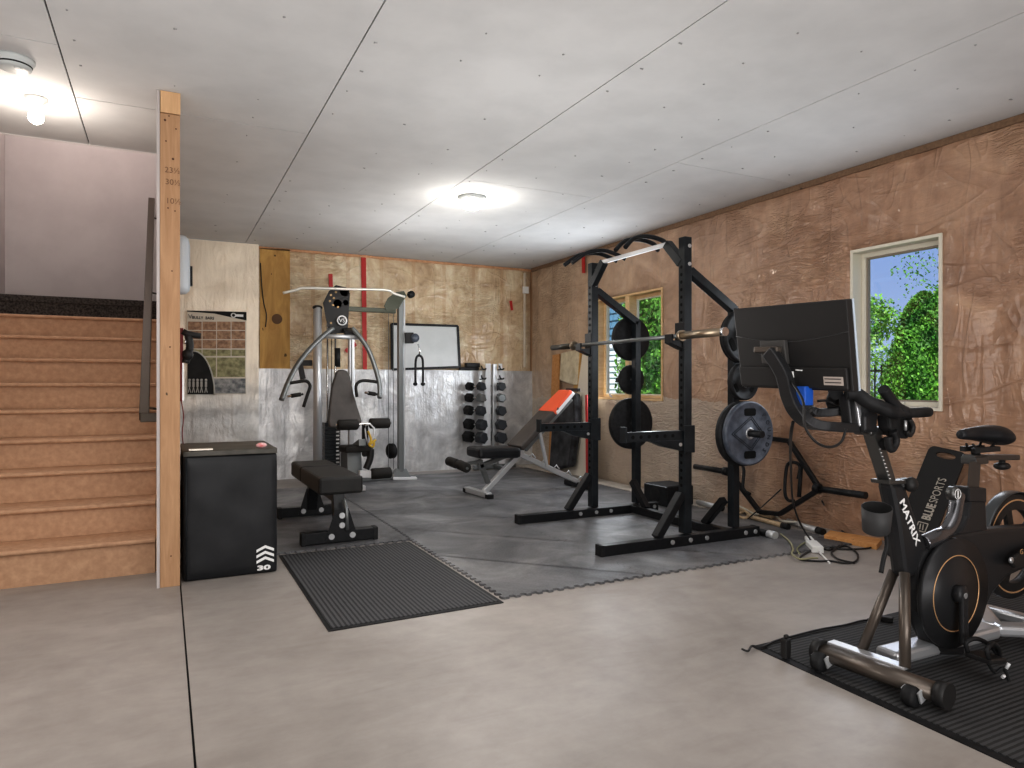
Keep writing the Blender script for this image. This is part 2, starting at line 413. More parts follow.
# back wall: upper batts, lower foil faced foundation, taller foil piece at the left
b = MB(); xs = [.82+i*.05 for i in range(72)]; xs = [x for x in xs if x < XR]+[XR]
zs2 = [1.20+i*.05 for i in range(28)]+[CEIL]
G = {(x, z): b.bm.verts.new((x, YB+.09+puff(x, z, 4.)*.9, z)) for x in xs for z in zs2}
for x0, x1 in zip(xs, xs[1:]):
    for z0, z1 in zip(zs2, zs2[1:]): b._f([G[x0, z0], G[x1, z0], G[x1, z1], G[x0, z1]], True)
b.mi = 1; b.box(.6, YB+.10, 0, XR+.2, YB+.2, CEIL)
struct(b, 'wall_back', [M['batt_back'], M['stud']])
b = MB(); xs = [-.05+i*.04 for i in range(112)]; xs = [x for x in xs if x < XR]+[XR]; zs3 = [i*.06 for i in range(21)]+[1.248]
G = {(x, z): b.bm.verts.new((x, YB-.012*mn.noise(Vector((x*5, z*1.3, 3)))-.006*mn.noise(Vector((x*2, z*9, 7))), z)) for x in xs for z in zs3}
for x0, x1 in zip(xs, xs[1:]):
    for z0, z1 in zip(zs3, zs3[1:]): b._f([G[x0, z0], G[x1, z0], G[x1, z1], G[x0, z1]], True)
b.box(.8, YB, 1.238, XR, YB+.1, 1.249)
struct(b, 'wall_back_lower', M['foil'])
b = MB(); xs = [-.05+i*.04 for i in range(25)]+[.93]; zs4 = [i*.06 for i in range(43)]+[CEIL-.002]
G = {(x, z): b.bm.verts.new((x, YB-.035-.012*mn.noise(Vector((x*5, z*1.3, 13)))-.008*mn.noise(Vector((x*2, z*9, 17))), z)) for x in xs for z in zs4}
for x0, x1 in zip(xs, xs[1:]):
    for z0, z1 in zip(zs4, zs4[1:]): b._f([G[x0, z0], G[x1, z0], G[x1, z1], G[x0, z1]], True)
b.box(.91, YB-.03, 0, .935, YB+.1, CEIL-.002)
struct(b, 'wall_back_left', M['foil_left'])
b = MB().box(.83, YB+.05, CEIL-.03, XR, YB+.1, CEIL-.003); struct(b, 'trim_2', M['particle_edge'])
# footing strip along the right wall
b = MB().box(XR-.26, 4.6, 0, XR-.03, YB-.02, .012); struct(b, 'trim_3', M['concrete_wall'])
# stairwell walls
ZT = 4.6
b = MB(); b.box(-.035, 4.07, 0, -.020, 5.2, CEIL-.001); b.box(-.035, 5.2, 0, -.020, 7.8, ZT); struct(b, 'wall_stair_side', M['drywall_wall'])
b = MB(); b.box(-.02, 4.18, 0, .072, YB-.04, CEIL); b.box(-.02, 5.2, CEIL, .072, 7.9, ZT); struct(b, 'wall_stair_studs', M['stud'])
b = MB(); b.box(-1.42, 4.42, 0, -1.312, 7.9, ZT); struct(b, 'wall_stair_left', M['drywall_wall'])
b = MB(); b.box(-1.42, 7.8, 0, .07, 7.9, ZT); struct(b, 'wall_landing', M['drywall_wall'])
b = MB(); b.box(-1.42, 5.2, ZT, .07, 7.9, ZT+.05); b.box(-1.42, 5.15, CEIL+.05, .07, 5.2, ZT); struct(b, 'ceiling_stairwell', M['drywall'])
b = MB(); b.box(-1.36, 5.195, CEIL-.003, -.035, 5.208, CEIL+.04); struct(b, 'trim_4', M['drywall_edge'])
# rest of the room
b = MB(); b.box(XL-.1, YN, 0, XL, YB, CEIL); struct(b, 'wall_left', M['drywall_wall'])
b = MB(); b.box(XL-.1, YN-.1, 0, XR+.2, YN, CEIL); struct(b, 'wall_front', M['drywall_wall'])
b = MB(); b.box(XL, 5.2, 0, -1.42, 5.3, CEIL); struct(b, 'wall_far_left', M['drywall_wall'])

# ------------------------------------------------------------------ windows
def window(n, w, lites, sashx):
    y0, y1, z0, z1 = w
    b = MB(); d = .16                            # extension jamb
    for a in ((y0, z0, y1, z0+.022), (y0, z1-.022, y1, z1), (y0, z0+.022, y0+.022, z1-.022), (y1-.022, z0+.022, y1, z1-.022)):
        b.box(XR-.012, a[0], a[1], XR+d, a[2], a[3])
    o = struct(b, 'window_%d' % n, M['pine'] if n == 2 else M['vinyl_frame'], .002)
    k = (y1-y0)/lites
    for i in range(lites):
        a0 = y0+.022+i*(y1-y0-.044)/lites; a1 = y0+.022+(i+1)*(y1-y0-.044)/lites
        b = MB(); t_ = .032
        b.box(sashx, a0, z0+.022, sashx+.05, a1, z0+.022+t_); b.box(sashx, a0, z1-.022-t_, sashx+.05, a1, z1-.022)
        b.box(sashx, a0, z0+.022+t_, sashx+.05, a0+t_, z1-.022-t_); b.box(sashx, a1-t_, z0+.022+t_, sashx+.05, a1, z1-.022-t_)
        f = b.build('sash', M['vinyl_frame'] if n == 1 else M['pine'], o, .004)
        b = MB(); e = t_
        for q in ((a0+e, z0+.022+e, a1-e, z0+.022+e+.012), (a0+e, z1-.022-e-.012, a1-e, z1-.022-e), (a0+e, z0+.034+e, a0+e+.012, z1-.034-e), (a1-e-.012, z0+.034+e, a1-e, z1-.034-e)):
            b.box(sashx+.012, q[0], q[1], sashx+.04, q[2], q[3])
        b.build('glazing_bead', M['vinyl_dark'] if n == 1 else M['vinyl_frame'], f)
        b = MB(); b.box(sashx+.022, a0+e, z0+.022+e, sashx+.027, a1-e, z1-.022-e); b.build('pane', M['glass'], f)
        if lites == 1:
            b = MB(); b.box(sashx-.02, (a0+a1)/2-.03, z0+.03, sashx, (a0+a1)/2+.05, z0+.05); b.bar((sashx-.02, (a0+a1)/2, z0+.05), (sashx-.03, (a0+a1)/2+.06, z0+.055), .01, .01)
            b.build('crank_handle', M['vinyl_frame'], o, .002)
    return o
window(1, W1, 1, XR+.08)
window(2, W2, 2, XR+.08)
b = MB(); mc = (W2[0]+W2[1])/2; b.box(XR-.006, mc-.035, W2[2]+.022, XR+.09, mc+.035, W2[3]-.022); struct(b, 'window_2_mullion', M['pine'], .003)
b = MB(); b.bar((XR+.03, 5.9, .93), (XR+.03, 5.83, .945), .012, .02); b.bar((XR+.03, 6.33, .93), (XR+.035, 6.38, .96), .012, .012)
b.build('window_latch', M['bolt'], bpy.data.objects['window_2'], .002)

# ================================================================== STAIRS
SX0, SX1 = -1.305, -.045
st = thing('staircase', 'unfinished particleboard staircase rising between drywall walls at the left', 'staircase', (-.68, 4.42, 0))
NZ = [.2+.176*i for i in range(9)]
for i, z in enumerate(NZ):
    y = 4.42+.25*i; zl = 0 if i == 0 else NZ[i-1]
    b = MB(); b.box(SX0, y, zl+(.001 if i else 0), SX1, y+.018, z-.026); b.build('riser', M['particle'], st)
    b = MB(); prof = [(y-.03+.013-.013*math.cos(a), z-.013+.013*math.sin(a)) for a in [(-PI/2)+PI*k/8 for k in range(9)]]
    poly = [Vector((SX0, yy, zz)) for yy, zz in prof]+[Vector((SX0, y+.262, z)), Vector((SX0, y+.262, z-.026))]
    b.prism(poly, (SX1-SX0, 0, 0)); b.build('tread', M['particle_edge'] if i < 0 else M['particle'], st)
b = MB(); y = 4.42+.25*9; b.box(SX0, y, NZ[-1], SX1, y+.03, NZ[-1]+.176); b.box(SX0, y-.02, NZ[-1]+.12, SX1, y+.03, NZ[-1]+.176); b.box(SX0, y+.03, NZ[-1]+.146, SX1, 7.79, NZ[-1]+.176)
b.build('landing_carpet', M['carpet'], st, .006, label='dark brown carpeted top riser and landing')
b = MB(); b.prism([(SX1+.002, 4.45, 0), (SX1+.002, 4.44, .17), (SX1+.002, 6.68, 1.75), (SX1+.002, 6.9, 1.75), (SX1+.002, 6.9, 0)], (.005, 0, 0)); b.build('stringer', M['lumber'], st)
# handrail
h0 = Vector((-.11, 4.84, .87)); h1 = Vector((-.11, 7.7, 2.89))
hr = thing('handrail', 'flat bronze painted metal handrail on the wall beside the stairs', 'handrail', (-.035, 5, .9))
b = MB(); b.bar(h0, h1, .055, .06); b.bar(h0+Vector((-.02, 0, -.005)), h0+Vector((.073, 0, -.005)), .05, .055); b.build('rail', M['rail'], hr, .004)
for f_ in (.06, .5, .93):
    p = h0.lerp(h1, f_); b = MB(); b.tube([p+Vector((0, 0, -.03)), p+Vector((.01, 0, -.07)), p+Vector((.074, 0, -.08))], .008, 8); b.cyl(p+Vector((.068, 0, -.08)), p+Vector((.075, 0, -.08)), .03); b.build('bracket', M['rail'], hr)
# stud post
po = thing('stud_post', 'knotty spruce stud post standing floor to ceiling at the foot of the stairs', 'post', (.028, 4.1, 0))
b = MB(); b.box(-.019, 4.072, .0, .076, 4.175, 2.50); b.build('stud', M['stud'], po, .002)
b = MB(); b.box(-.017, 4.066, 2.503, .078, 4.178, CEIL-.001); b.build('top_plate', M['stud_light'], po, .001)
b = MB()
for u, v in ((168, 100), (169, 115), (165, 119), (176, 128), (166, 140), (173, 158), (168, 207), (175, 210), (172, 270), (170, 346), (171, 555)):
    p = PY(u, v, 4.072)
    if -.01 < p.x < .07: b.cyl(p+Vector((0, -.0015, 0)), p+Vector((0, .01, 0)), random.choice((.004, .006)), n=10)
b.build('knot', mat('dark knot', (.10, .04, .02), .7), po)
for s_, u, v in (('23½', 164.5, 171), ('30½', 165, 183), ('10½', 165.5, 202)):
    p = PY(u, v, 4.0705); text(s_, .042, p, (1, 0, 0), (0, 0, 1), mat('pencil mark', (.20, .11, .06), .8), po, 'pencil_mark', .0003)

# ================================================================== CEILING FIXTURES
def bulb_light(name, label, u, v, drop):
    p = F(u, v, CEIL); o = thing(name, label, 'ceiling light', p)
    b = MB(); b.lathe([(0, 0), (.055, 0), (.055, -.012), (.035, -.03), (.026, -.05), (0, -.05)], p); b.build('lamp_holder', M['white'], o)
    b = MB(); b.lathe([(.016, -.045), (.02, -.06), (.034, -.085), (.038, -.105), (.032, -.125), (.015, -.138), (0, -.14)], p, n=20); b.build('bulb', M['bulb'], o)
    return p
pa = bulb_light('ceiling_light', 'lit bare bulb in a porcelain holder above the stairs', 36, 97, .1)
p = F(472, 196, CEIL); o = thing('ceiling_light', 'round lit ceiling lamp over the gym mats', 'ceiling light', p); pb = p
b = MB(); b.lathe([(0, 0), (.115, 0), (.115, -.018), (.095, -.035), (0, -.035)], p); b.build('lamp_base', M['smoke'], o)
b = MB(); b.lathe([(.092, -.033), (.09, -.07), (.07, -.092), (0, -.098)], p); b.build('diffuser', M['bulb'], o)
p = F(14, 58, CEIL); o = thing('smoke_detector', 'round grey white smoke detector on the ceiling near the stairs', 'smoke detector', p)
b = MB(); b.lathe([(0, 0), (.085, 0), (.085, -.012), (.08, -.02), (.076, -.024), (.07, -.045), (.05, -.052), (0, -.052)], p); b.build('housing', M['smoke'], o)
b = MB(); b.lathe([(.071, -.026), (.0745, -.03), (.073, -.036), (.069, -.04)], p); b.build('vent_ring', M['dark_gap'], o)
b = MB(); b.cyl(p+Vector((.02, -.03, -.05)), p+Vector((.02, -.03, -.058)), .014); b.build('test_button', M['white'], o)
p = F(477, 90, CEIL)

# ================================================================== PLYO BOX
bx0, bx1, by0, by1, bz = .094, .576, 4.125, 4.72, .706
o = thing('plyometric_box', 'tall black padded jump box marked 30 beside the stud post', 'plyo box', ((bx0+bx1)/2, by0, 0))
b = MB(); n = 10
def boxskin(P0, P1, amp, seed):
    b = MB(); bm = b.bm; bmesh.ops.create_cube(bm, size=1.)
    bmesh.ops.subdivide_edges(bm, edges=bm.edges[:], cuts=13, use_grid_fill=True)
    P0, P1 = Vector(P0), Vector(P1); c = (P0+P1)/2; S = P1-P0
    for v in bm.verts:
        q = Vector(v.co)
        e = [1-abs(q[i])*2 for i in range(3)]; e.sort(); k = min(1, e[1]*6)
        r = Vector((q.x*S.x, q.y*S.y, q.z*S.z))
        ax = max(range(3), key=lambda i: abs(q[i])); nn = Vector((0, 0, 0)); nn[ax] = 1 if q[ax] > 0 else -1
        r += nn*k*(amp+amp*1.2*mn.noise(Vector(r)*7+Vector((seed, 0, 0))))
        v.co = c+r
    for f in bm.faces: f.smooth = True
    return b
boxskin((bx0, by0, .004), (bx1, by1, bz-.03), .006, 2).build('padded_body', M['vinyl'], o, .008)
boxskin((bx0-.001, by0-.002, bz-.028), (bx1+.001, by1+.002, bz), .004, 9).build('top_cover', noisy('lighter olive black vinyl', (.05, .046, .038), (.09, .083, .07), 8, .5), o, .006)  # top cover lighter and more olive than the padded body
b = MB(); b.tube([(bx0+.012, by0-.008, .01), (bx0+.012, by0-.009, bz-.03)], .004, 6); b.build('seam_piping', M['black_blue'], o)
for k in range(3):
    a = PY(256.5, 549+k*5.6, by0-.0155); w = .094; hh = .026
    b = MB(); b.prism([a, a+Vector((w/2, 0, .022)), a+Vector((w, 0, 0)), a+Vector((w, 0, -hh*.6)), a+Vector((w/2, 0, .022-hh*.6)), a+Vector((0, 0, -hh*.6))], (0, .003, 0)); b.build('chevron', M['print_white'], o, label='white printed chevron')
text('30', .036, PY(257, 569.5, by0-.0155), (1, 0, 0), (0, 0, 1), M['print_white'], o, 'number_print', .001, bold=.0018, sx=2.0)
b = MB(); p = Vector((.50, 4.16, bz+.0035))
b.sph(p+Vector((0, .03, .012)), .026, (1.2, .7, .6), 10)
solo(b, 'crumpled_wrapper', noisy('pink and white wrapper', (.65, .10, .10), (.85, .75, .75), 30, .4, obj=False), 'small crumpled red and white wrapper on top of the black jump box', 'wrapper', p)
b = MB(); b.box(.12, 4.13, bz+.004, .24, 4.19, bz+.012); 
solo(b, 'paper_slip', M['frost'], 'small cream paper slip on the front edge of the jump box top', 'paper', (.18, 4.16, bz+.004))

# ================================================================== FLOOR MATS
TH_ = .012
def wave(a0, a1, c, amp=.010, pitch=.062, phase=0):      # puzzle edge from a0 to a1 at offset c
    out = []; n_ = int(round((a1-a0)/pitch)); p_ = (a1-a0)/n_
    for i in range(n_):
        s_ = a0+i*p_
        for f_, d in ((.04, -1), (.46, -1), (.54, 1), (.96, 1)): out.append((s_+f_*p_, c+d*amp))
    return out
def tile(x0, x1, y0, y1, wav=(1, 1, 1, 1)):
    e = .0012
    A = wave(x0, x1, y0) if wav[0] else [(x0, y0), (x1, y0)]
    B = [(c, a) for a, c in wave(y0, y1, x1)] if wav[1] else [(x1, y0), (x1, y1)]
    C_ = wave(x0, x1, y1)[::-1] if wav[2] else [(x1, y1), (x0, y1)]
    D = [(c, a) for a, c in wave(y0, y1, x0)][::-1] if wav[3] else [(x0, y1), (x0, y0)]
    poly = A+B+C_+D; cx, cy = (x0+x1)/2, (y0+y1)/2
    return [Vector((cx+(x-cx)*(1-e*2), cy+(y-cy)*(1-e*2), 0)) for x, y in poly], (cx, cy)
ordn = ['first', 'second', 'third', 'fourth', 'fifth', 'sixth']
colsM = [(1.51, 2.40, 'left hand column beside the ribbed mat'), (2.40, 3.29, 'middle column'), (3.29, 4.12, 'right hand column by the wall')]
for ci, (x0, x1, cn) in enumerate(colsM):
    yy = [3.09, 4.02, 4.95, 5.88, 6.81, 7.74]
    for ri, (y0, y1) in enumerate(zip(yy, yy[1:])):
        P, c_ = tile(x0, x1, y0, y1); b = MB(); b.prism(P, (0, 0, TH_))
        solo(b, 'floor_tile', M['tile'], '%s row from the bare floor, grey puzzle foam tile, %s' % (ordn[ri], cn), 'floor mat', (c_[0], c_[1], 0), 'grey interlocking foam floor tiles')
yy = [4.53, 5.46, 6.39, 7.32]
for ri, (y0, y1) in enumerate(zip(yy, yy[1:])):
    P, c_ = tile(.62, 1.51, y0, y1); b = MB(); b.prism(P, (0, 0, TH_))
    solo(b, 'floor_tile', M['tile'], '%s grey puzzle foam tile back from the ribbed mat, under and behind the black bench' % ordn[ri], 'floor mat', (c_[0], c_[1], 0), 'grey interlocking foam floor tiles')
def ribmat(name, P, m, label):
    o = thing(name, label, 'mat', (sum(p[0] for p in P)/4, sum(p[1] for p in P)/4, 0))
    c = Vector((o.location.x, o.location.y, 0)); Q = [Vector((p[0], p[1], 0)) for p in P]
    b = MB(); b.prism(Q, (0, 0, .004)); b.build('rubber_edge', M['rubber'], o)
    b = MB(); b.prism([c+(q-c)*.965+Vector((0, 0, .004)) for q in Q], (0, 0, .003)); b.build('ribbed_pile', m, o)
ribmat('ribbed_mat', [(.635, 3.02), (1.485, 3.035), (1.485, 4.50), (.64, 4.50)], M['rib_mat'], 'black ribbed entrance mat lying in front of the black flat bench')
ribmat('equipment_mat', [(2.10, .2), (4.1, .2), (4.1, 2.08), (2.14, 2.07)], M['rib_mat_bike'], 'dark corded mat under the exercise bike')

# ================================================================== FLAT BENCH
o = thing('flat_bench', 'black flat weight bench with charcoal pad standing behind the ribbed mat', 'weight bench', (1.06, 5.2, TH_))
def pad(P, th, name, m, parent, bev=.018):
    b = MB(); b.hexa([Vector(p)-Vector((0, 0, th)) for p in P]+[Vector(p) for p in P]); return b.build(name, m, parent, bev)
zp = .443
pad([(.925, 4.70, zp), (1.225, 4.70, zp), (1.225, 5.40, zp), (.925, 5.40, zp)], .118, 'seat_pad', M['pad_grey'], o)
pad([(.925, 5.412, zp), (1.225, 5.412, zp), (1.225, 5.84, zp+.0), (.925, 5.84, zp)], .118, 'head_pad', M['pad_grey'], o)
for yf, x0, x1 in ((4.66, .80, 1.305), (5.69, .80, 1.28)):
    b = MB(); b.bar((x0, yf, TH_+.045), (x1, yf, TH_+.045), .07, .075); b.build('foot_bar', M['black'], o, .004)
    b = MB()
    for s_ in (0, 1): b.box(x0-.002 if not s_ else x1-.03, yf-.038, TH_, x0+.03 if not s_ else x1+.002, yf+.038, TH_+.085)
    b.build('foot_cap', M['rubber'], o, .004)
    b = MB(); xm = 1.06
    b.prism([(xm-.11, yf-.042, TH_+.02), (xm+.11, yf-.042, TH_+.02), (xm+.045, yf-.042, .24), (xm-.045, yf-.042, .24)], (0, .006, 0)); b.build('gusset_plate', M['black'], o)
    for dx, dz in ((-.07, .05), (.07, .05), (0, .12), (0, .185)):
        b = MB(); b.cyl((xm+dx, yf-.05, TH_+dz), (xm+dx, yf-.04, TH_+dz), .020, n=12); b.build('bolt', M['bolt'], o, label='silver bolt head')
b = MB(); b.bar((1.06, 4.68, .06), (1.06, 4.76, .33), .075, .075, (0, 1, 0)); b.bar((1.06, 5.69, .06), (1.06, 5.6, .33), .075, .075, (0, 1, 0)); b.build('upright', M['black'], o, .004)
b = MB(); b.bar((1.06, 4.74, .30), (1.06, 5.72, .30), .07, .06); b.build('spine', M['black'], o, .004)
b = MB(); b.tube([(1.09, 4.60, .10), (1.09, 4.61, .22), (1.08, 4.65, .30)], .012, 8); b.build('adjuster_handle', M['silver_dark'], o)

# ================================================================== HOME GYM
GY = 7.3
o = thing('home_gym', 'silver and black multi station home gym with lat bar and charcoal seat', 'home gym', (1.75, 7.3, TH_)); z0 = TH_
def part(b, name, m, bev=0., sub=0, label=None, parent=None): return b.build(name, m, parent or o, bev, sub, label)
b = MB(); b.tube([(1.445, 7.42, z0), (1.445, 7.42, 1.88)], .055, 16, flat=.8); part(b, 'left_column', M['silver'])
b = MB(); b.sph((1.445, 7.42, 1.88), .056, (.95, .95, .5)); part(b, 'column_cap', M['plastic_dark'])
b = MB(); b.bar((2.36, 7.45, z0), (2.36, 7.45, 2.03), .075, .06); part(b, 'right_column', M['silver_dark'], .012)
b = MB(); b.bar((2.40, 7.425, z0), (2.40, 7.425, 2.02), .012, .012); part(b, 'column_edge', M['silver'])
b = MB(); b.bar((2.27, 7.45, z0+.02), (2.53, 7.40, z0+.005), .10, .03); part(b, 'foot_plate', M['white_steel'], .004)
b = MB(); b.hexa([(2.25, 7.40, z0+.02), (2.47, 7.40, z0+.02), (2.47, 7.52, z0+.02), (2.25, 7.52, z0+.02), (2.31, 7.42, .13), (2.42, 7.42, .13), (2.42, 7.49, .13), (2.31, 7.49, .13)]); part(b, 'foot_bracket', M['silver_dark'], .004)
b = MB(); b.bar((1.72, 7.45, z0+.03), (2.34, 7.45, z0+.03), .07, .05); b.bar((1.445, 7.42, z0+.03), (1.75, 7.45, z0+.03), .07, .05); part(b, 'base_beam', M['silver_dark'], .006)
b = MB(); b.bar((1.75, 6.75, z0+.03), (1.75, 7.75, z0+.03), .07, .05); part(b, 'base_spine', M['silver'], .006)
# weight stack
b = MB()
for k in range(14): b.box(1.535, 7.49, .09+k*.041, 1.70, 7.62, .09+k*.041+.037)
part(b, 'weight_stack', M['black_blue'], label='stack of dark weight plates with white number strips')
b = MB()
for k in range(14): b.box(1.655, 7.486, .10+k*.041, 1.69, 7.490, .10+k*.041+.018)
part(b, 'number_strip', M['print_white'])
b = MB(); b.cyl((1.575, 7.55, .05), (1.575, 7.55, 1.9), .011, n=8); b.cyl((1.66, 7.55, .05), (1.66, 7.55, 1.9), .011, n=8); part(b, 'guide_rod', M['chrome'])
b = MB(); b.cyl((1.62, 7.55, .62), (1.62, 7.55, 1.95), .004, n=6); part(b, 'lift_cable', M['plastic_dark'])
# tower
b = MB(); b.bar((1.80, 7.42, .1), (1.80, 7.42, 1.62), .06, .06); part(b, 'seat_upright', M['silver'], .008)
b = MB()
b.prism([PY(u, v, 7.33) for u, v in ((326, 318), (323, 302), (329, 290), (336, 284), (344, 286), (350, 292), (348, 326), (344, 332), (330, 333))], (0, .008, 0))
b.prism([PY(u, v, 7.43) for u, v in ((326, 318), (323, 302), (329, 290), (336, 284), (344, 286), (350, 292), (348, 326), (344, 332), (330, 333))], (0, .008, 0))
part(b, 'pulley_bracket', M['plastic_dark'], .002)
b = MB()
for u, v in ((331, 294), (330, 300), (334, 297), (336, 291), (333, 304), (331, 322), (338, 306)):
    p = PY(u, v, 7.325); b.cyl(p, p+Vector((0, .006, 0)), .012, n=10)
part(b, 'bracket_bolt', mat('bronze bolt', (.30, .20, .10), .4, .6))
for u, v, r in ((344, 291, .05), (337, 303, .045), (345, 302, .03)):
    p = PY(u, v, 7.36); b = MB(); b.lathe([(0, -.03), (r, -.03), (r*.8, -.015), (r*.8, 0), (r, .015), (0, .015)], p, (0, 1, 0), 20); part(b, 'pulley', M['rubber'])
p = PY(342, 319.5, 7.30); b = MB(); b.lathe([(.04, 0), (.048, -.006), (.055, 0), (.048, .004), (.04, 0)], p, (0, 1, 0)); part(b, 'logo_ring', M['print_white'])
b = MB(); b.cyl(p+Vector((0, .004, 0)), p+Vector((0, .03, 0)), .054); part(b, 'logo_disc', M['plastic_dark'])
text('VS', .06, p+Vector((-.032, -.003, -.02)), (1, 0, 0), (0, 0, 1), M['print_white'], o, 'logo_lettering', .001)
b = MB(); b.bar((1.74, 7.43, 1.885), (2.30, 7.44, 1.885), .05, .05); part(b, 'top_beam', M['pewter'], .006)
b = MB()
for yy_ in (7.39, 7.48):
    b.prism([PY(u, v, yy_) for u, v in ((384, 305), (388, 297), (396, 291), (404, 290), (407, 295), (403, 300), (399, 307), (392, 310), (386, 309))], (0, .008, 0))
part(b, 'end_bracket', M['pewter'], .002)
p = PY(411, 293.5, 7.44); b = MB(); b.lathe([(0, -.02), (.04, -.02), (.03, 0), (.04, .02), (0, .02)], p, (0, 1, 0), 20); part(b, 'end_pulley', M['rubber'])
# lat bar
b = MB(); b.tube(spline([PY(283, 292, 7.2), PY(296, 289, 7.2), PY(305, 287, 7.2), PY(345, 288, 7.2), PY(385, 289, 7.2), PY(394, 292.5, 7.2), PY(405, 296, 7.2)], 4), .014, 10); part(b, 'lat_bar', mat('cream chrome', (.70, .68, .62), .3, .5))
b = MB(); b.cyl((1.735, 7.25, 2.07), (1.735, 7.36, 2.0), .006, n=6); part(b, 'lat_cable', M['plastic_dark'])
# press arms
b = MB(); b.tube([PY(322, 335, 7.15), PY(360, 336.5, 7.15)], .024, 12); part(b, 'press_crossbar', M['silver'])
b = MB(); b.bar((1.73, 7.15, 1.60), (1.75, 7.38, 1.66), .12, .04); part(b, 'press_pivot', M['plastic_dark'], .004)
for pts in ([(333, 327), (322, 336), (308, 350), (296, 366), (287, 384), (281.5, 399)], [(352, 327), (359, 335), (368, 348), (375, 366), (379.5, 384), (379.5, 397)]):
    b = MB(); b.tube(spline([PY(u, v, 7.12-(v-330)*.003) for u, v in pts], 5), .030, 12, flat=.8); part(b, 'press_arm', M['silver_dark'])
for pts in ([(290, 382), (297, 381), (306, 380), (310, 385), (307, 395), (303.5, 406)], [(377, 381), (370, 380), (361, 380), (356, 385), (357, 396)]):
    b = MB(); b.tube(spline([PY(u, v, 6.95) for u, v in pts], 4), .016, 10); part(b, 'press_grip', M['foam'])
for a, c in (((287, 395.5), (303, 393)), ((365, 391.5), (377, 393.5))):
    b = MB(); b.cyl(PY(*a, 6.93), PY(*c, 6.95), .012, n=10); part(b, 'grip_rod', M['chrome'])
    p, q = PY(*a, 6.93), PY(*c, 6.95); b = MB(); b.cyl(p.lerp(q, .25), p.lerp(q, .85), .02, n=12); part(b, 'hand_sleeve', M['foam'])
b = MB(); b.box(*PY(338, 373, 7.40), *(PY(349, 372, 7.44)+Vector((0, 0, .01)))) if False else b.tube([PY(337.5, 347, 7.38), PY(337.5, 366, 7.38)], .03, 12); part(b, 'shock_housing', M['plastic_dark'])
b = MB(); b.bar(PY(299, 362, 7.5), PY(312, 362, 7.5), .05, .06); b.bar(PY(300, 363, 7.5), PY(303, 378, 7.48), .05, .05, (1, 0, 0)); part(b, 'side_hook', M['plastic_dark'], .004)
# back pad
out = [(336, 372), (339, 369), (343.5, 368.5), (347.5, 370), (350, 375), (354, 393), (358, 407), (362, 420), (360, 426), (352, 428), (338, 428), (330, 426), (328.5, 420), (330, 402), (332, 386)]
b = MB(); b.prism([PY(u, v, 7.10+(v-370)*-.0028) for u, v in out], (0, .06, 0)); part(b, 'backrest', M['pad_brown'], .014)
b = MB(); b.hexa([Vector((1.58, 6.75, .40)), Vector((1.86, 6.75, .40)), Vector((1.84, 7.14, .38)), Vector((1.60, 7.14, .38)), Vector((1.58, 6.75, .47)), Vector((1.86, 6.75, .47)), Vector((1.84, 7.14, .45)), Vector((1.60, 7.14, .45))]); part(b, 'seat', M['foam'], .02)
b = MB(); b.bar((1.74, 6.72, .50), (1.76, 7.3, .36), .07, .07); b.prism([(1.66, 6.98, .08), (1.66, 7.30, .08), (1.66, 7.30, .38), (1.66, 7.02, .38)], (.15, 0, 0)); part(b, 'seat_frame', M['silver_dark'], .006)
def roller(a, c, r, parent, name='foam_roller', m=None):
    a, c = Vector(a), Vector(c); b = MB(); d = (c-a).normalized(); L = (c-a).length
    b.lathe([(0, 0), (r*.8, 0), (r, r*.2), (r, L-r*.2), (r*.8, L), (0, L)], a, d, 20); return b.build(name, m or M['foam'], parent)
roller(PY(337.5, 424, 6.7), PY(358, 423.5, 6.7), .052, o); roller(PY(369.5, 422.5, 6.75), PY(389.5, 422, 6.75), .052, o)
b = MB(); b.cyl(PY(336, 424, 6.72), PY(391, 422, 6.72), .012, n=8); part(b, 'roller_rod', M['chrome'])
b = MB(); b.bar(PY(365, 424, 6.78), PY(365, 455, 6.82), .07, .05, (1, 0, 0)); b.tube(spline([PY(371, 448, 6.78), PY(370, 458, 6.78), PY(366, 468, 6.78)], 4), .034, 10); part(b, 'leg_developer', M['plastic_dark'], .004)
roller(PY(371, 473, 6.72), PY(391, 471.5, 6.72), .055, o)
b = MB(); b.bar(PY(359, 473, 6.74), PY(372, 473, 6.74), .06, .07); part(b, 'leg_bracket', M['white_steel'], .005)
b = MB(); b.tube([PY(u, v, 6.66) for u, v in ((366, 424), (370, 423), (374, 427), (374, 434), (371, 441), (368, 443), (366, 436), (365, 428))], .008, 6, closed=True)
part(b, 'cord_loop', M['white_steel'])
b = MB(); b.tube(spline([PY(u, v, 6.64) for u, v in ((368, 430), (371, 438), (370, 443), (374, 441), (373, 446), (369, 443), (376, 439))], 3), .011, 6); part(b, 'yellow_strap', M['yellow'])
# low pulley and cables
p = PY(391.5, 450, 7.45); b = MB(); b.lathe([(0, -.018), (.085, -.018), (.075, 0), (.085, .018), (0, .018)], p, (1, .35, 0), 22); part(b, 'low_pulley', M['rubber'])
b = MB()
for u in (388.5, 393.5): b.cyl(PY(u, 306, 7.45), PY(u, 468, 7.45), .0035, n=6)
part(b, 'cable', M['silver_dark'])
b = MB(); b.cyl((1.775, 7.3, 1.60), (1.775, 7.3, .62), .004, n=6); part(b, 'centre_cable', M['plastic_dark'])
b = MB(); b.bar(PY(405, 337, 7.40), PY(413, 337, 7.40), .06, .12); part(b, 'side_pulley_mount', M['plastic_dark'], .004)
p = PY(414.5, 337, 7.38); b = MB(); b.lathe([(0, -.02), (.05, -.02), (.042, 0), (.05, .02), (0, .02)], p, (0, 1, 0), 20); part(b, 'side_pulley', M['rubber_blue'])
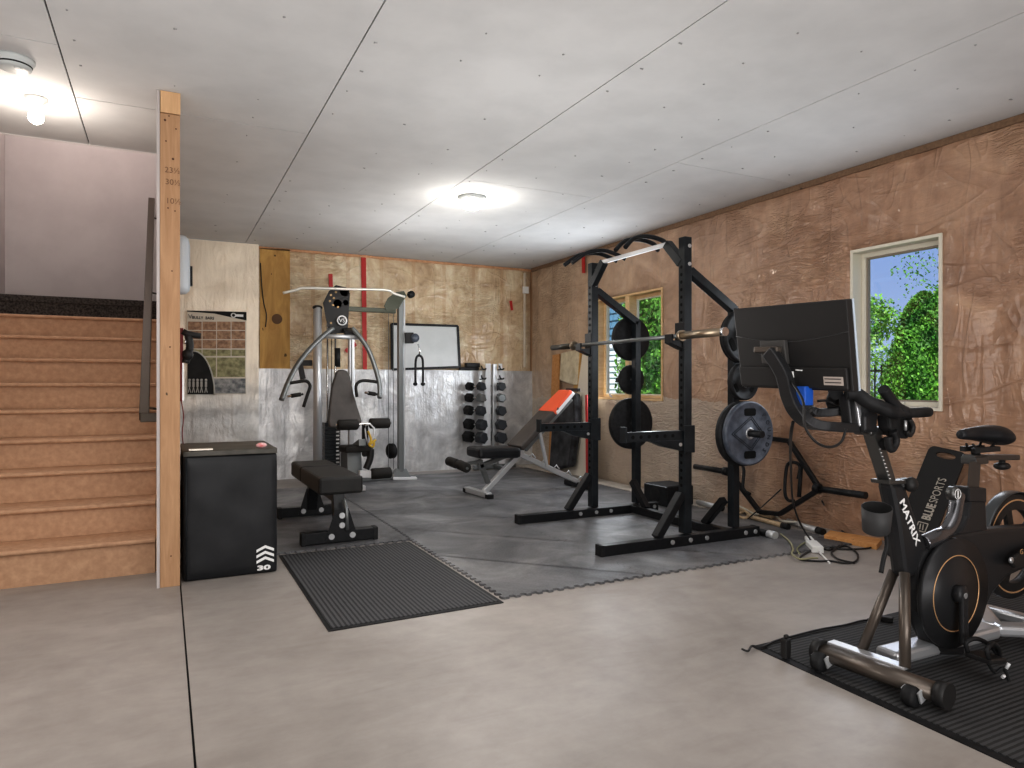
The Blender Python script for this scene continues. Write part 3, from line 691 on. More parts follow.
# rope attachment hangs from the machine
t_ = thing('triceps_rope', 'black rope handle with knob ends hanging in front of the framed board', 'rope handle', PY(418, 358, 7.36))
b = MB(); b.tube(spline([PY(u, v, 7.36) for u, v in ((415.5, 383), (415.5, 370), (416, 358), (419, 354.5), (422.5, 358), (423, 370), (423, 383))], 5), .013, 10); b.build('rope', M['rubber'], t_)
for u in (415.3, 423): b = MB(); b.sph(PY(u, 383, 7.36), .026, (1, 1, .8)); b.build('knob', M['rubber'], t_)
b = MB(); b.tube([PY(418, 343, 7.36), PY(420, 350, 7.36), PY(419, 354, 7.36)], .008, 8); b.build('carabiner', M['chrome'], t_)

# ================================================================== BACK WALL ITEMS
o = thing('exercise_poster', 'exercise chart poster with black header hung on the cream foil wall', 'poster', (.5, YB-.06, .95))
yp = YB-.058
b = MB(); b.prism([PY(187, 309.5, yp), PY(246.5, 311, yp), PY(246, 393, yp), PY(187, 393.5, yp)], (0, .002, 0)); b.build('sheet', mat('poster paper', (.62, .56, .46), .4), o)
def pp(poly, m, name, dy=.002, label=None):
    b = MB(); b.prism([PY(u, v, yp-dy) for u, v in poly], (0, .0012, 0)); return b.build(name, m, o, label=label)
pp([(187, 309.5), (246.5, 311), (246.5, 319.5), (214, 312.5), (187, 310.5)], M['dark_gap'], 'header_band')
text('BULLY  BARS', .042, PY(192, 317.7, yp-.003), (1, 0, 0), (0, 0, 1), mat('poster ink', (.05, .05, .05), .6), o, 'title_lettering', .0005, bold=.0012, sx=.9)
text('V', .07, PY(188, 317.5, yp-.003), (1, 0, 0), (0, 0, 1), mat('poster ink grey', (.12, .12, .12), .6), o, 'emblem_letter', .0005)
b = MB(); a_ = PY(233.5, 314.3, yp-.003); b.lathe([(.016, 0), (.022, -.001), (.028, 0), (.022, .001), (.016, 0)], a_, (0, 1, 0), 16); b.box(a_.x+.025, a_.y, a_.z-.013, a_.x+.1, a_.y+.001, a_.z+.013); b.build('brand_mark', M['print_white'], o)
mb_ = noisy('brown anatomy figures', (.20, .10, .05), (.46, .28, .16), 22, .5); mg_ = noisy('green exercise figures', (.14, .13, .05), (.38, .36, .18), 20, .5)
ml_ = noisy('grey exercise figures', (.10, .11, .12), (.36, .36, .35), 20, .5)
for i in range(4):
    for j in range(3):
        u0, v0 = 188+i*14.5, 320.5+j*9.2; pp([(u0, v0), (u0+13.7, v0+.2), (u0+13.7, v0+8.6), (u0, v0+8.4)], mb_, 'figure_panel')
for i in range(4):
    u0 = 188+i*14.5; pp([(u0, 348.5), (u0+13.7, 348.7), (u0+13.7, 355), (u0, 355)], mg_, 'figure_panel')
for i in range(2):
    u0 = 188+i*29; pp([(u0, 356.5), (u0+28, 356.5), (u0+28, 376), (u0, 376)], mg_, 'figure_panel')
pp([(188, 377.5), (245.5, 377.5), (245.5, 392.5), (188, 392.5)], ml_, 'figure_panel')
arc = [(193+21.5*math.sin(a*PI/2/10)*1.0, 394-44*math.cos(a*PI/2/10)) for a in range(11)]
pp([(187.5, 393.3), (187.5, 350)]+[(min(214.5, u), min(393.3, v)) for u, v in arc], noisy('black chart figure area', (.012, .012, .012), (.03, .03, .03), 9, .6), 'black_corner', .004)
b = MB(); b.tube(spline([PY(u, v, yp-.006) for u, v in arc], 2), .008, 6, flat=1.); b.build('arc_line', mat('grey arc', (.55, .55, .52), .5), o)
b = MB()
for k, u in enumerate((189, 193, 197, 201, 205.5)):
    p = PY(u+.5, 386, yp-.006); b.sph(p+Vector((0, 0, .075)), .014, (1, .1, 1), 8); b.bar(p+Vector((0, 0, .06)), p+Vector((0, 0, 0)), .004, .022, (1, 0, 0)); b.bar(p, p+Vector((.012, 0, -.06)), .003, .008, (1, 0, 0)); b.bar(p, p+Vector((-.012, 0, -.06)), .003, .008, (1, 0, 0))
b.build('small_figure', mat('grey figures', (.45, .44, .42), .6), o)
# sheathing board between batts
b = MB(); b.prism([PY(260, 247, YB+.05), PY(290, 248.5, YB+.05), PY(290, 369.5, YB+.05), PY(260, 370, YB+.05)], (0, .018, 0))
bb = thing('sheathing_board', 'amber wooden board set upright in the back wall above the foil', 'board', (1.12, YB+.05, 1.24)); b.build('panel', M['osb'], bb)
b = MB(); b.tube(spline([PY(u, v, YB+.045) for u, v in ((260.5, 262), (262, 288), (264, 303), (266.5, 314), (265.5, 326))], 4), .006, 6); b.build('cable', M['plastic_dark'], bb)
b = MB(); p = PY(277, 318, YB+.048); b.lathe([(0, -.002), (.05, -.001), (.06, .003)], p, (0, 1, 0), 20); b.build('knot', mat('board knot', (.13, .06, .02), .6), bb)
# red tape strips
def tape(poly, label):
    b = MB(); P = [PY(u, v, YB+.052) for u, v in poly]; b.prism(P, (0, .004, 0)); return solo(b, 'red_tape', M['red'], label, 'tape', P[0])
tape([(361, 254), (366, 254), (367, 369), (363, 369)], 'long vertical strip of red tape on the plastic behind the home gym')
tape([(328.5, 273), (332.5, 273), (333, 286), (329, 286)], 'short strip of red tape above the left end of the home gym pulley tower')
tape([(344.5, 349), (355, 340.5), (357, 344.5), (347, 352)], 'slanted short strip of red tape beside the long red strip')
tape([(509.5, 300), (512, 299.5), (513.2, 309), (511, 309.5)], 'tiny red tape mark on the back wall near the right corner')
b = MB(); b.bar((XR-.12, YB+.02, 1.30), (XR-.12, YB+.02, 2.55), .03, .02); struct(b, 'trim_5', M['frost'])
b = MB(); b.box(XR-.15, YB-.01, 2.28, XR-.07, YB+.02, 2.37); struct(b, 'trim_6', M['white'])
# framed board leaning on the ledge
o = thing('framed_whiteboard', 'blank white board in thin black frame standing on the back wall ledge', 'whiteboard', (2.9, YB+.03, 1.25))
A = [PY(391.5, 323, YB+.035), PY(457.5, 325, YB+.035), PY(459.5, 366, YB-.0), PY(392, 368.5, YB-.0)]
b = MB(); b.prism(A, (0, .008, 0)); b.build('board_sheet', M['paper'], o)
b = MB()
for i in range(4): b.bar(A[i]+Vector((0, -.006, 0)), A[(i+1) % 4]+Vector((0, -.006, 0)), .016, .028, (0, 0, 1) if i % 2 == 0 else (1, 0, 0))
b.build('frame', M['black'], o)
b = MB(); b.box(3.34, YB-.03, 1.251, 3.60, YB+.035, 1.29); b.box(3.42, YB-.04, 1.29, 3.61, YB+.03, 1.345)
solo(b, 'black_case', M['plastic_dark'], 'low black folded case on the ledge between the framed board and dumbbell rack', 'case', (3.47, YB, 1.251), bev=.008)
# tank
o = thing('wall_tank', 'white rounded tank mounted high behind the stud post', 'tank', (.15, 7.0, 1.92))
b = MB(); b.lathe([(0, 0), (.055, .0), (.085, .03), (.09, .07), (.09, .44), (.08, .50), (.05, .53), (0, .535)], (.125, 7.0, 1.90), (0, 0, 1)); b.build('shell', M['grey_tank'], o)
b = MB(); b.box(.19, 7.0, 1.98, .235, 7.06, 2.16); b.build('control_box', M['plastic_dark'], o, .004)
# red strap, upright and clamp
o = thing('strap_anchor', 'dark red upright bar with black clamp beside the stud post', 'strap anchor', (.097, 4.62, .72))
b = MB(); b.box(.080, 4.60, .97, .104, 4.64, 1.41); b.build('upright_bar', M['dark_red'], o, .003)
b = MB(); b.tube(spline([(.092, 4.61, .98), (.105, 4.6, .88), (.098, 4.6, .78), (.103, 4.6, .712)], 5), .008, 8, flat=.4); b.build('strap', M['dark_red'], o)
b = MB(); b.tube([(.100, 4.60, 1.39), (.125, 4.60, 1.375), (.20, 4.60, 1.365)], [.018, .02, .017], 10); b.tube(spline([(.13, 4.6, 1.37), (.14, 4.6, 1.30), (.125, 4.6, 1.235), (.115, 4.6, 1.20)], 4), [.022]*12+[.02], 10); b.sph((.128, 4.59, 1.25), .032, (1, 1, 1.1), 12); b.build('clamp', M['plastic_dark'], o)
b = MB(); b.cyl((.105, 4.57, 1.325), (.118, 4.57, 1.325), .012, n=10); b.build('clamp_screw', M['chrome'], o)
b = MB(); b.box(.098, 4.598, .97, .108, 4.63, 1.20); b.build('steel_strip', M['silver'], o)

# ================================================================== DUMBBELL RACK + DUMBBELLS
DY = 7.93
o = thing('dumbbell_rack', 'tall white steel dumbbell tower standing against the foil wall', 'dumbbell rack', (3.72, DY, TH_))
xr = PY(493, 400, 7.9).x
b = MB(); b.bar((xr+.03, DY, z0), (xr+.03, DY, 1.33), .06, .05); b.build('column', M['silver'], o, .004)
b = MB(); b.prism([(xr-.16, DY-.03, z0+.02), (xr-.03, DY-.03, z0+.02), (xr-.03, DY-.03, 1.335), (xr-.10, DY-.03, 1.335)], (0, .01, 0)); b.prism([(xr+.08, DY-.03, z0+.02), (xr+.18, DY-.03, z0+.02), (xr+.13, DY-.03, 1.335), (xr+.08, DY-.03, 1.335)], (0, .01, 0)); b.build('side_plate', M['white_steel'], o)
b = MB(); b.bar((xr-.28, DY-.05, z0+.025), (xr+.3, DY-.05, z0+.025), .06, .05); b.bar((xr+.02, DY-.35, z0+.025), (xr+.02, DY+.1, z0+.025), .06, .05); b.build('base', M['silver_dark'], o, .004)
rows = [366, 375.5, 385.5, 397, 410, 424, 437]
for i, v in enumerate(rows):
    for s_, u in ((-1, 484), (1, 502)):
        c = PY(u, v, DY-.1); b = MB()
        b.tube([c+Vector((-.035, 0, .015)), c+Vector((-.025, 0, -.02)), c+Vector((0, 0, -.032)), c+Vector((.03, 0, -.02))], .010, 8); b.bar(c+Vector((0, 0, -.034)), c+Vector((0, .08, -.034)), .05, .012)
        b.build('cradle', M['plastic_dark'], o)
ordr = {2: 'topmost', 3: 'second from top', 4: 'middle', 5: 'fourth from top', 6: 'lowest'}
for i in range(2, 7):
    r = (.056, .058, .065, .072, .076)[i-2]; L = .07+.008*i
    for s_, u in ((-1, 483.5 if i < 5 else 484.5), (1, 502.5)):
        c = PY(u, rows[i], DY-.19); d = Vector((-.32, .95, 0)).normalized() if s_ < 0 else Vector((.10, 1, 0)).normalized()
        side = 'left' if s_ < 0 else 'right'; grey = (i == 3)
        t_ = thing('dumbbell', '%s hex dumbbell in the %s column of the white rack%s' % (ordr[i], side, ', grey end' if grey else ''), 'dumbbell', c, 'hex dumbbells on the rack')
        for q, nm in ((0, 1), (1, 2)):
            a = c+d*(q*(.14+L*.8)); b = MB(); b.lathe([(0, 0), (r*.8, 0), (r, .012), (r, L-.012), (r*.8, L), (0, L)], a, d, 6)
            for f in b.bm.faces: f.smooth = False
            b.build('head', M['silver_dark'] if grey and q == 0 else M['hex_rubber'] if q == 0 else M['rubber'], t_)
        b = MB(); b.cyl(c+d*(L-.01), c+d*(.16+L*.8), .016, n=10); b.build('handle', M['chrome'], t_)

# ================================================================== RED / BLACK INCLINE BENCH
BY = 6.03
o = thing('incline_bench', 'silver framed incline bench with red topped black backrest near dumbbells', 'weight bench', (3.2, BY, TH_))
b = MB(); b.bar((2.66, 6.26, TH_+.03), (2.69, 5.80, TH_+.03), .06, .05); b.build('front_foot', M['silver'], o, .006)
b = MB()
for p in ((2.66, 6.26), (2.69, 5.80)): b.bar((p[0], p[1]-.03, TH_+.02), (p[0], p[1]+.03, TH_+.02), .065, .04)
b.build('foot_cap', M['rubber'], o, .004)
W_ = lambda u, v, y=BY: PY(u, v, y)
b = MB(); b.bar(W_(483, 492), W_(522, 450), .06, .05); b.build('front_leg', M['silver'], o, .006)
b = MB(); b.bar(W_(479, 459), W_(488, 482), .05, .04, (1, 0, 0)); b.build('front_strut', M['silver_dark'], o, .004)
b = MB(); b.bar(W_(478, 466), W_(505, 455), .05, .04); b.build('seat_rail', M['silver_dark'], o, .004)
b = MB(); b.bar(W_(517, 452), W_(585, 484), .05, .05); b.build('main_beam', M['silver'], o, .006)
b = MB()
for k in range(5):
    p = W_(531+k*12, 457.5+k*5.6)+Vector((0, -.028, .02)); b.tube([p+Vector((-.03, 0, .0)), p+Vector((0, 0, .03)), p+Vector((.035, 0, -.015))], .008, 6)
b.build('ladder_notch', M['silver'], o)
b = MB(); b.bar((3.80, 5.80, TH_+.03), (3.80, 6.26, TH_+.03), .06, .05); b.build('rear_foot', M['black'], o, .006)
b = MB(); b.bar(W_(539, 428, 6.0), W_(547, 466, 6.0), .03, .03, (1, 0, 0)); b.build('support_strut', M['silver'], o, .004)
b = MB(); b.bar(W_(525, 449), W_(571, 398), .04, .04); b.build('backrest_rail', M['silver_dark'], o, .004)
sp_ = [Vector((2.62, BY-.17, .475)), Vector((2.62, BY+.17, .475)), Vector((3.06, BY+.17, .465)), Vector((3.06, BY-.17, .465))]
pad([sp_[0], sp_[3], sp_[2], sp_[1]], .10, 'seat', M['vinyl'], o, .03)
lo, hi = W_(515, 446.5), W_(566, 392); dx = (hi-lo); nrm = Vector((-dx.z, 0, dx.x)).normalized()
def back(f0, f1, w0, w1, name, m, lift=0, th=.06, w=None):
    a = lo+dx*f0; c = lo+dx*f1; n_ = nrm
    P = [a+Vector((0, -w0, 0)), c+Vector((0, -w1, 0)), c+Vector((0, w1, 0)), a+Vector((0, w0, 0))]
    b = MB(); b.hexa([p+n_*(lift-th) for p in P]+[p+n_*lift for p in P]); return b.build(name, m, o, .014)
back(0, .72, .15, .15, 'backrest', M['pad_brown'], .03)
back(.62, 1.02, .155, .12, 'red_head_cushion', M['orange'], .036)
back(.64, 1.03, .157, .122, 'white_edge', M['white_vinyl'], .012, .045)
b = MB(); c = W_(573, 386); b.bar(c+Vector((0, -.12, -.03)), c+Vector((0, .12, -.03)), .035, .035); b.build('head_handle', M['plastic_dark'], o, .006)
roller(PX(449, 460, 2.44), PX(457, 463, 2.44), .045, o); roller(PX(459, 463.5, 2.44), PX(467, 467, 2.44), .045, o)
b = MB(); b.cyl(PX(448.5, 459.5, 2.44), PX(467.5, 467.5, 2.44), .012, n=8); b.bar(PX(459, 464, 2.46), W_(482, 460), .03, .03); b.build('roller_bracket', M['silver_dark'], o)

# ================================================================== POWER RACK
XF, XQ, YR, YL = 3.10, 3.53, 3.585, 4.69; z0 = TH_
o = thing('power_rack', 'black half power rack with pull up handles standing on the grey tiles', 'power rack', ((XF+XQ)/2, (YR+YL)/2, z0))
def holes(p0, n_, dz, face):      # dark holes with rim down a post
    b = MB()
    for k in range(n_):
        p = Vector(p0)+Vector((0, 0, dz*k)); d = Vector(face); b.cyl(p, p+d*.0015, .0115, n=10)
    return b
M['hole'] = mat('punched hole', (.001, .001, .001), .9)
for Y in (YR, YL):
    b = MB(); b.bar((2.40, Y-.03, z0+.033), (3.70, Y-.03, z0+.033), .065, .066); b.build('base_rail', M['black'], o, .004)
    b = MB()
    for x in (2.40, 3.70): b.box(x-.012, Y-.065, z0, x+.012, Y+.005, z0+.069)
    b.build('rail_cap', M['rubber'], o, .003)
    b = MB(); b.bar((XF, Y, z0+.07), (XF, Y, 2.05), .062, .062); fu = b.build('front_upright', M['black_blue'], o, .004)
    holes((XF-.032, Y, .40), 30, .05, (-1, 0, 0)).build('adjustment_hole', M['hole'], fu)
    b = MB()
    for zz in (1.87, 1.99): b.cyl((XF+.01, Y-.036, zz), (XF+.01, Y-.029, zz), .013, n=12)
    for x in (XF-.16, XF-.01, XF+.13, XQ+.05, XQ+.14): b.cyl((x, Y-.070, z0+.036), (x, Y-.060, z0+.036), .015, n=12)
    b.build('bolt', M['bolt'], o)
    b = MB(); b.bar((XQ, Y, z0+.07), (XQ, Y, 1.60), .06, .055); b.build('rear_upright', M['black_blue'], o, .004)
    b = MB(); b.bar((XF+.03, Y, 1.83), (XQ+.005, Y, 1.585), .06, .055); b.build('sloping_brace', M['black_blue'], o, .004)
    b = MB(); b.bar((XF-.035, Y, .345), (XF-.24, Y, z0+.06), .06, .05); b.build('front_brace', M['black'], o, .004)
    s_ = 1 if Y == YR else -1
    b = MB(); b.bar((XQ-.06, Y+s_*.03, .27), (XQ-.06, Y+s_*.22, z0+.06), .05, .05); b.build('rear_brace', M['black'], o, .004)
    # spotter arm
    b = MB(); b.bar((2.60, Y, .735), (XF-.032, Y, .735), .06, .062); b.build('spotter_arm', M['black_blue'], o, .003)
    b = MB(); b.prism([(2.80, Y-.034, .705), (XF-.04, Y-.034, .705), (XF-.04, Y-.034, .63), (2.90, Y-.034, .665)], (0, .068, 0)); b.bar((2.60, Y, .70), (2.60, Y, .80), .066, .012); b.box(XF-.045, Y-.045, .62, XF+.045, Y-.0385, .80); b.build('arm_bracket', M['black_blue'], o, .002)
    b = MB()
    for k in range(6): b.cyl((2.65+k*.064, Y-.032, .735), (2.65+k*.064, Y-.0295, .735), .012, n=12)
    b.build('arm_hole', M['hole'], o)
    b = MB(); b.cyl((XF-.07, Y-.04, .675), (XF-.07, Y-.030, .675), .012, n=12); b.build('lock_pin', M['bolt'], o)
    # J hook
    b = MB(); b.box(XF-.05, Y-.045, 1.31, XF-.035, Y+.045, 1.48); b.prism([(XF-.035, Y-.035, 1.30), (XF-.145, Y-.035, 1.342), (XF-.145, Y-.035, 1.40), (XF-.13, Y-.035, 1.40), (XF-.13, Y-.035, 1.358), (XF-.035, Y-.035, 1.358)], (0, .07, 0)); b.build('bar_hook', M['black'], o, .002)
    # gussets of the pull-up bar
    b = MB(); b.bar((XF-.01, Y+s_*.02, 1.88), (XF-.01, Y+s_*.17, 2.035), .06, .05, (1, 0, 0)); b.build('crossbar_gusset', M['black_blue'], o, .003)
    # handles
    for dy in (.22, .33):
        pts = [(XF+.06, Y+s_*(dy+.03), 2.03), (XF, Y+s_*dy, 2.065), (XF-.12, Y+s_*dy, 2.085)]
        pts += [(XF-.26, Y+s_*(dy-.02), 2.06), (XF-.37, Y+s_*(dy-.06), 1.98)]
        b = MB(); b.tube(spline(pts, 4), .016, 10); b.build('pull_up_handle', M['black'], o)
b = MB(); b.bar((XF-.01, YR+.15, 2.035), (XF-.01, YL-.15, 2.035), .03, .03); b.build('pull_up_bar', M['white_steel'], o, .008)  # white colour paints the light sheen onto the bar
b = MB(); b.bar((XQ-.07, YR, z0+.035), (XQ-.07, YL, z0+.035), .06, .06); b.build('rear_crossmember', M['black'], o, .004)
b = MB()
for Y, s_, zs_ in ((YR, -1, (.74, 1.09, 1.40)), (YL, 1, (.74, 1.11, 1.45))):
    for z_ in zs_: b.cyl((XQ, Y+s_*.03, z_), (XQ, Y+s_*.26, z_), .024)
b.build('storage_peg', M['black'], o)

def plate(name, label, c, R, s_, th=.045, deco=False, group=None):
    """weight plate, face towards s_*Y"""
    c = Vector(c); ax = Vector((0, s_, 0)); t_ = thing(name, label, 'weight plate', c, group)
    b = MB(); b.lathe([(.026, -th/2), (R*.93, -th/2), (R, -th/2+.006), (R, th/2-.006), (R*.96, th/2), (R*.88, th/2), (R*.85, th/2-.012), (R*.36, th/2-.012), (R*.32, th/2), (.026, th/2), (.026, -th/2)] if not deco else
                  [(.026, -th/2), (R*.93, -th/2), (R, -th/2+.006), (R, th/2-.006), (R*.97, th/2), (R*.93, th/2), (R*.91, th/2-.004), (R*.2, th/2-.004), (R*.18, th/2), (.026, th/2), (.026, -th/2)], c, ax, 48)
    b.build('disc', M['rubber_blue'] if deco else M['rubber'], t_)
    b = MB(); fy = c.y+s_*(th/2-.003 if deco else th/2-.011)
    for a in ((PI/2, -PI/2) if deco else (PI/2, PI*7/6, -PI/6)):
        q = Vector((c.x+math.cos(a)*R*.66, fy, c.z+math.sin(a)*R*.66)); tx = Vector((-math.sin(a), 0, math.cos(a))); rx = Vector((math.cos(a), 0, math.sin(a)))
        P = [q+tx*R*(.24*i)+rx*R*(.115*j) for i, j in ((-.8, -1), (.8, -1), (1, -.6), (1, .6), (.8, 1), (-.8, 1), (-1, .6), (-1, -.6))]
        b.prism(P, (0, s_*.002, 0))
    b.build('grip_opening', M['hole'], t_)
    b = MB(); b.lathe([(.026, th/2), (.034, th/2+.003), (.04, th/2), (.04, th/2-.01)], c, ax, 24); b.build('hub_ring', M['bolt'], t_)
    if deco:
        b = MB(); D = [(0, .0), (0, 0)]
        k = R*.56; q = [Vector((c.x+i*k, fy, c.z+j*k)) for i, j in ((-1.35, 0), (.1, .95), (1.0, 0), (.1, -.95))]
        for i in range(4):
            for f_ in (1, .86):
                m_ = sum(q, Vector())/4; p1, p2 = m_+(q[i]-m_)*f_, m_+(q[(i+1) % 4]-m_)*f_; b.bar(p1, p2, .004, .004, (0, 1, 0))
        b.build('embossed_diamond', mat('embossed line', (.022, .026, .035), .5), t_)
        for k, ch in enumerate('POUNDS'):
            a = .75-k*.30; pos = Vector((c.x+math.cos(a)*R*.80, fy-.0015 if s_ < 0 else fy, c.z+math.sin(a)*R*.80)); rd = Vector((math.cos(a), 0, math.sin(a))); tn = Vector((rd.z, 0, -rd.x))
            text(ch, R*.19, pos-tn*R*.05-rd*R*.05, tn, rd, mat('embossed letter', (.028, .033, .045), .5), t_, 'embossed_letter', .001, bold=.001)
    return t_
plate('weight_plate', 'large grey blue weight plate facing out low on the near rack peg', (XQ, YR-.135, .74), .218, -1, .04, True)
plate('weight_plate', 'large black plate behind the grey blue plate on the near low peg', (XQ, YR-.08, .735), .222, -1, .055)
plate('weight_plate', 'large black plate on the near top peg, behind the monitor edge', (XQ, YR-.09, 1.40), .185, -1, .045)
plate('weight_plate', 'second black plate sandwiched on the near top peg next to the post', (XQ, YR-.055, 1.395), .178, -1, .02)
plate('weight_plate', 'small black plate on the near middle peg below the monitor edge', (XQ, YR-.09, 1.09), .128, -1, .045)
plate('weight_plate', 'large black plate low on the far side of the rack', (XQ, YL+.075, .74), .215, 1, .05)
plate('weight_plate', 'medium black plate on the far top peg in front of the far window', (XQ, YL+.075, 1.455), .185, 1, .05)
plate('weight_plate', 'small black plate on the far middle peg in front of the far window', (XQ, YL+.07, 1.11), .125, 1, .04)
# barbell
XB = XF-.10; zB = 1.387
o = thing('barbell', 'empty steel barbell resting across the hooks of the power rack', 'barbell', (XB, 4.13, zB))
b = MB(); b.cyl((XB, 3.50, zB), (XB, 4.82, zB), .014, n=16); b.build('shaft', M['silver_dark'], o)
b = MB(); b.cyl((XB, 3.13, zB), (XB, 3.49, zB), .025); b.build('sleeve', M['brass'], o)
b = MB(); b.cyl((XB, 4.83, zB), (XB, 5.17, zB), .023); b.build('sleeve', mat('dark bronze sleeve', (.06, .055, .045), .35, .6), o)
for y in (3.49, 4.81): b = MB(); b.cyl((XB, y, zB), (XB, y+.025, zB), .036); b.build('collar_ring', M['brass'], o)
b = MB(); b.cyl((XB, 3.11, zB), (XB, 3.135, zB), .027); b.build('end_cap', M['chrome'], o)

# ================================================================== LEFT OVERS ALONG THE RIGHT WALL
def lean(name, poly, m, label, cat, th=.02, X0=4.2, X1=4.36, zt=1.45, bev=0.):
    """board leaning on right wall: poly in (Y,z); X slopes from X0 at the floor to X1 at zt"""
    P = [Vector((X0+(X1-X0)*min(z/zt, 1.2), y, z)) for y, z in poly]; b = MB(); b.prism(P, (th, 0, 0)); return solo(b, name, m, label, cat, P[0], bev=bev)
def lp(pix, X0, X1, zt):
    out = []
    for u, v in pix:
        X = (X0+X1)/2
        for _ in range(6):
            p = PX(u, v, X); X = X0+(X1-X0)*min(max(p.z, 0)/zt, 1.2)
        out.append((p.y, max(p.z, .013)))
    return out
def leanpix(name, pix, m, label, cat, X0, X1, zt, th=.02, bev=0.): return lean(name, lp(pix, X0, X1, zt), m, label, cat, th, X0, X1, zt, bev)
leanpix('wood_strip', [(552.5, 354), (559, 353), (556, 472), (548, 470)], M['lumber'], 'narrow rough orange board leaning in the corner behind the incline bench', 'board', 4.20, 4.34, 1.45)
leanpix('insulation_scrap', [(561, 352), (579, 348), (577, 384), (572, 384), (559, 379)], M['batt_scrap'], 'pale insulation batt scrap wrapped in plastic in the far corner', 'insulation', 4.26, 4.33, 1.45, .05, .01)
leanpix('black_bag', [(562, 388), (574, 393), (575, 420), (569, 466), (548, 470), (551, 425)], noisy('crumpled black plastic', (.010, .010, .011), (.05, .05, .055), 9, .35, bump=.8), 'tall crumpled black bag leaning behind the incline bench', 'bag', 4.02, 4.20, 1.45, .10, .03)
leanpix('dark_plank', [(577, 352), (582, 350), (577, 400), (570, 470), (566, 468), (572, 400)], M['osb'], 'thin brown plank leaning between the insulation scrap and white panel', 'board', 4.26, 4.34, 1.45, .012)
leanpix('leaning_sheet', [(583, 348), (592, 346), (592, 476), (563, 473), (571, 420), (578, 385)], M['frost'], 'cream plastic sheeted panel leaning behind the left rack post', 'panel', 4.14, 4.33, 1.45, .02)
leanpix('red_level', [(585.2, 394), (587.2, 394), (588.2, 474), (585.8, 473)], M['red'], 'thin red straightedge leaning just left of the left rack post', 'straightedge', 4.08, 4.29, 1.45, .02)
leanpix('red_tape', [(581.5, 250), (584.5, 249), (585, 272), (582, 272)], M['red'], 'short red strip high on the right wall beside the pull up handle', 'tape', 4.36, 4.365, 2.6, .004)
# black box behind rack
o = thing('subwoofer_box', 'small black box on the floor behind the power rack', 'box', (4.0, 4.85, z0))
b = MB(); b.box(3.86, 4.70, z0, 4.16, 5.02, .185); b.build('body', M['black'], o, .012)
b = MB(); b.box(3.875, 4.715, .185, 4.145, 5.005, .189); b.build('top_inset', M['rubber'], o)
b = MB(); p = Vector((3.858, 4.86, .10)); b.lathe([(0, -.002), (.06, -.003), (.07, .002)], p, (1, 0, 0)); b.build('front_driver', M['rubber'], o)
# trap bar
XT = 4.25
def xt(z): return 4.16+.16*min(z/.65, 1.)
def tp(u, v, dx=0):
    X = 4.25
    for _ in range(6): p = PX(u, v, X); X = xt(p.z)+dx
    return p
o = thing('hex_trap_bar', 'black hexagonal trap bar leaning against the brown wall behind the rack', 'trap bar', tp(783, 514))
TL, TRr, UL, UR, LL, LR = tp(729, 471), tp(820, 488), tp(745, 434), tp(789, 440), tp(760, 511), tp(780, 513)
b = MB()
for a, c in ((TL, UL), (UL, UR), (UR, TRr), (TRr, LR), (LR, LL), (LL, TL)): b.bar(a, c, .035, .035, (1, 0, 0))
b.build('hex_frame', M['black'], o, .006)
b = MB(); b.cyl(TRr, tp(866, 494.5), .024); b.build('sleeve', M['black'], o)
b = MB(); b.cyl(TL, tp(695, 465.5), .024); b.build('sleeve', M['black'], o)
b = MB(); b.cyl(tp(815, 487), tp(820, 488), .036); b.cyl(tp(724, 470), tp(729, 471), .036); b.build('sleeve_collar', M['black'], o)
b = MB(); b.tube(spline([tp(u, v) for u, v in ((798, 478), (800, 466), (795, 461.5), (788, 463), (785.5, 475), (785, 492), (788, 499), (794, 500))], 4), .013, 10); b.build('handle', M['black'], o)
b = MB(); b.cyl(tp(801, 466), tp(799, 496), .015, n=10); b.build('handle_grip', M['rubber'], o)
b = MB(); b.tube(spline([tp(u, v) for u, v in ((741, 460), (744, 470), (743, 487), (750, 493))], 4), .013, 10); b.build('handle', M['black'], o)
# rods, boards on the floor by the wall
def rod(name, a, c, r, m, label, cat, z=None, w=None):
    p, q = F(*a, r+(z or 0.001)), F(*c, r+(z or 0.001)); o = thing(name, label, cat, p.lerp(q, .5)-Vector((0, 0, r)))
    b = MB(); b.cyl(p, q, r, n=14); b.build('shaft', m, o)
    d = (q-p).normalized(); b = MB(); b.cyl(q-d*.06, q+d*.004, r*1.25, n=14); b.build('end_sleeve', M['rubber'] if m is not M['rubber'] else M['silver'], o)
    return o
tan = wood('worn tan wood', (.42, .30, .18), (.58, .45, .30), (3, 10, 10), 3)
rod('wooden_pole', (748, 515), (788, 526), .018, tan, 'round tan wooden pole with black end lying below the trap bar', 'pole', .012)
rod('steel_bar', (788, 520), (823, 531), .020, M['silver'], 'short bright steel bar with black end lying beside the orange lumber', 'bar', .0)
rod('foam_bar', (758, 530), (775, 534.5), .022, M['rubber'], 'short black foam grip bar lying at the edge of the floor tiles', 'bar', .012)
rod('chrome_bar', (698, 501), (722, 507), .022, M['silver'], 'short chrome bar with dark end lying behind the near rack foot', 'bar', .012)
b = MB(); p = [F(u, v, .0) for u, v in ((824, 539), (877, 549), (882, 543), (830, 534))]; b.prism(p, (0, 0, .035)); solo(b, 'lumber_offcut', M['lumber'], 'orange lumber offcut lying on the concrete below the brown wall', 'lumber', p[0], bev=.003)
b = MB(); p = [F(u, v, .0125) for u, v in ((735, 509), (772, 518), (776, 515), (738, 506))]; b.prism(p, (0, 0, .02)); solo(b, 'tan_batten', tan, 'flat tan batten lying below the lower corner of the trap bar', 'batten', p[0], bev=.002)

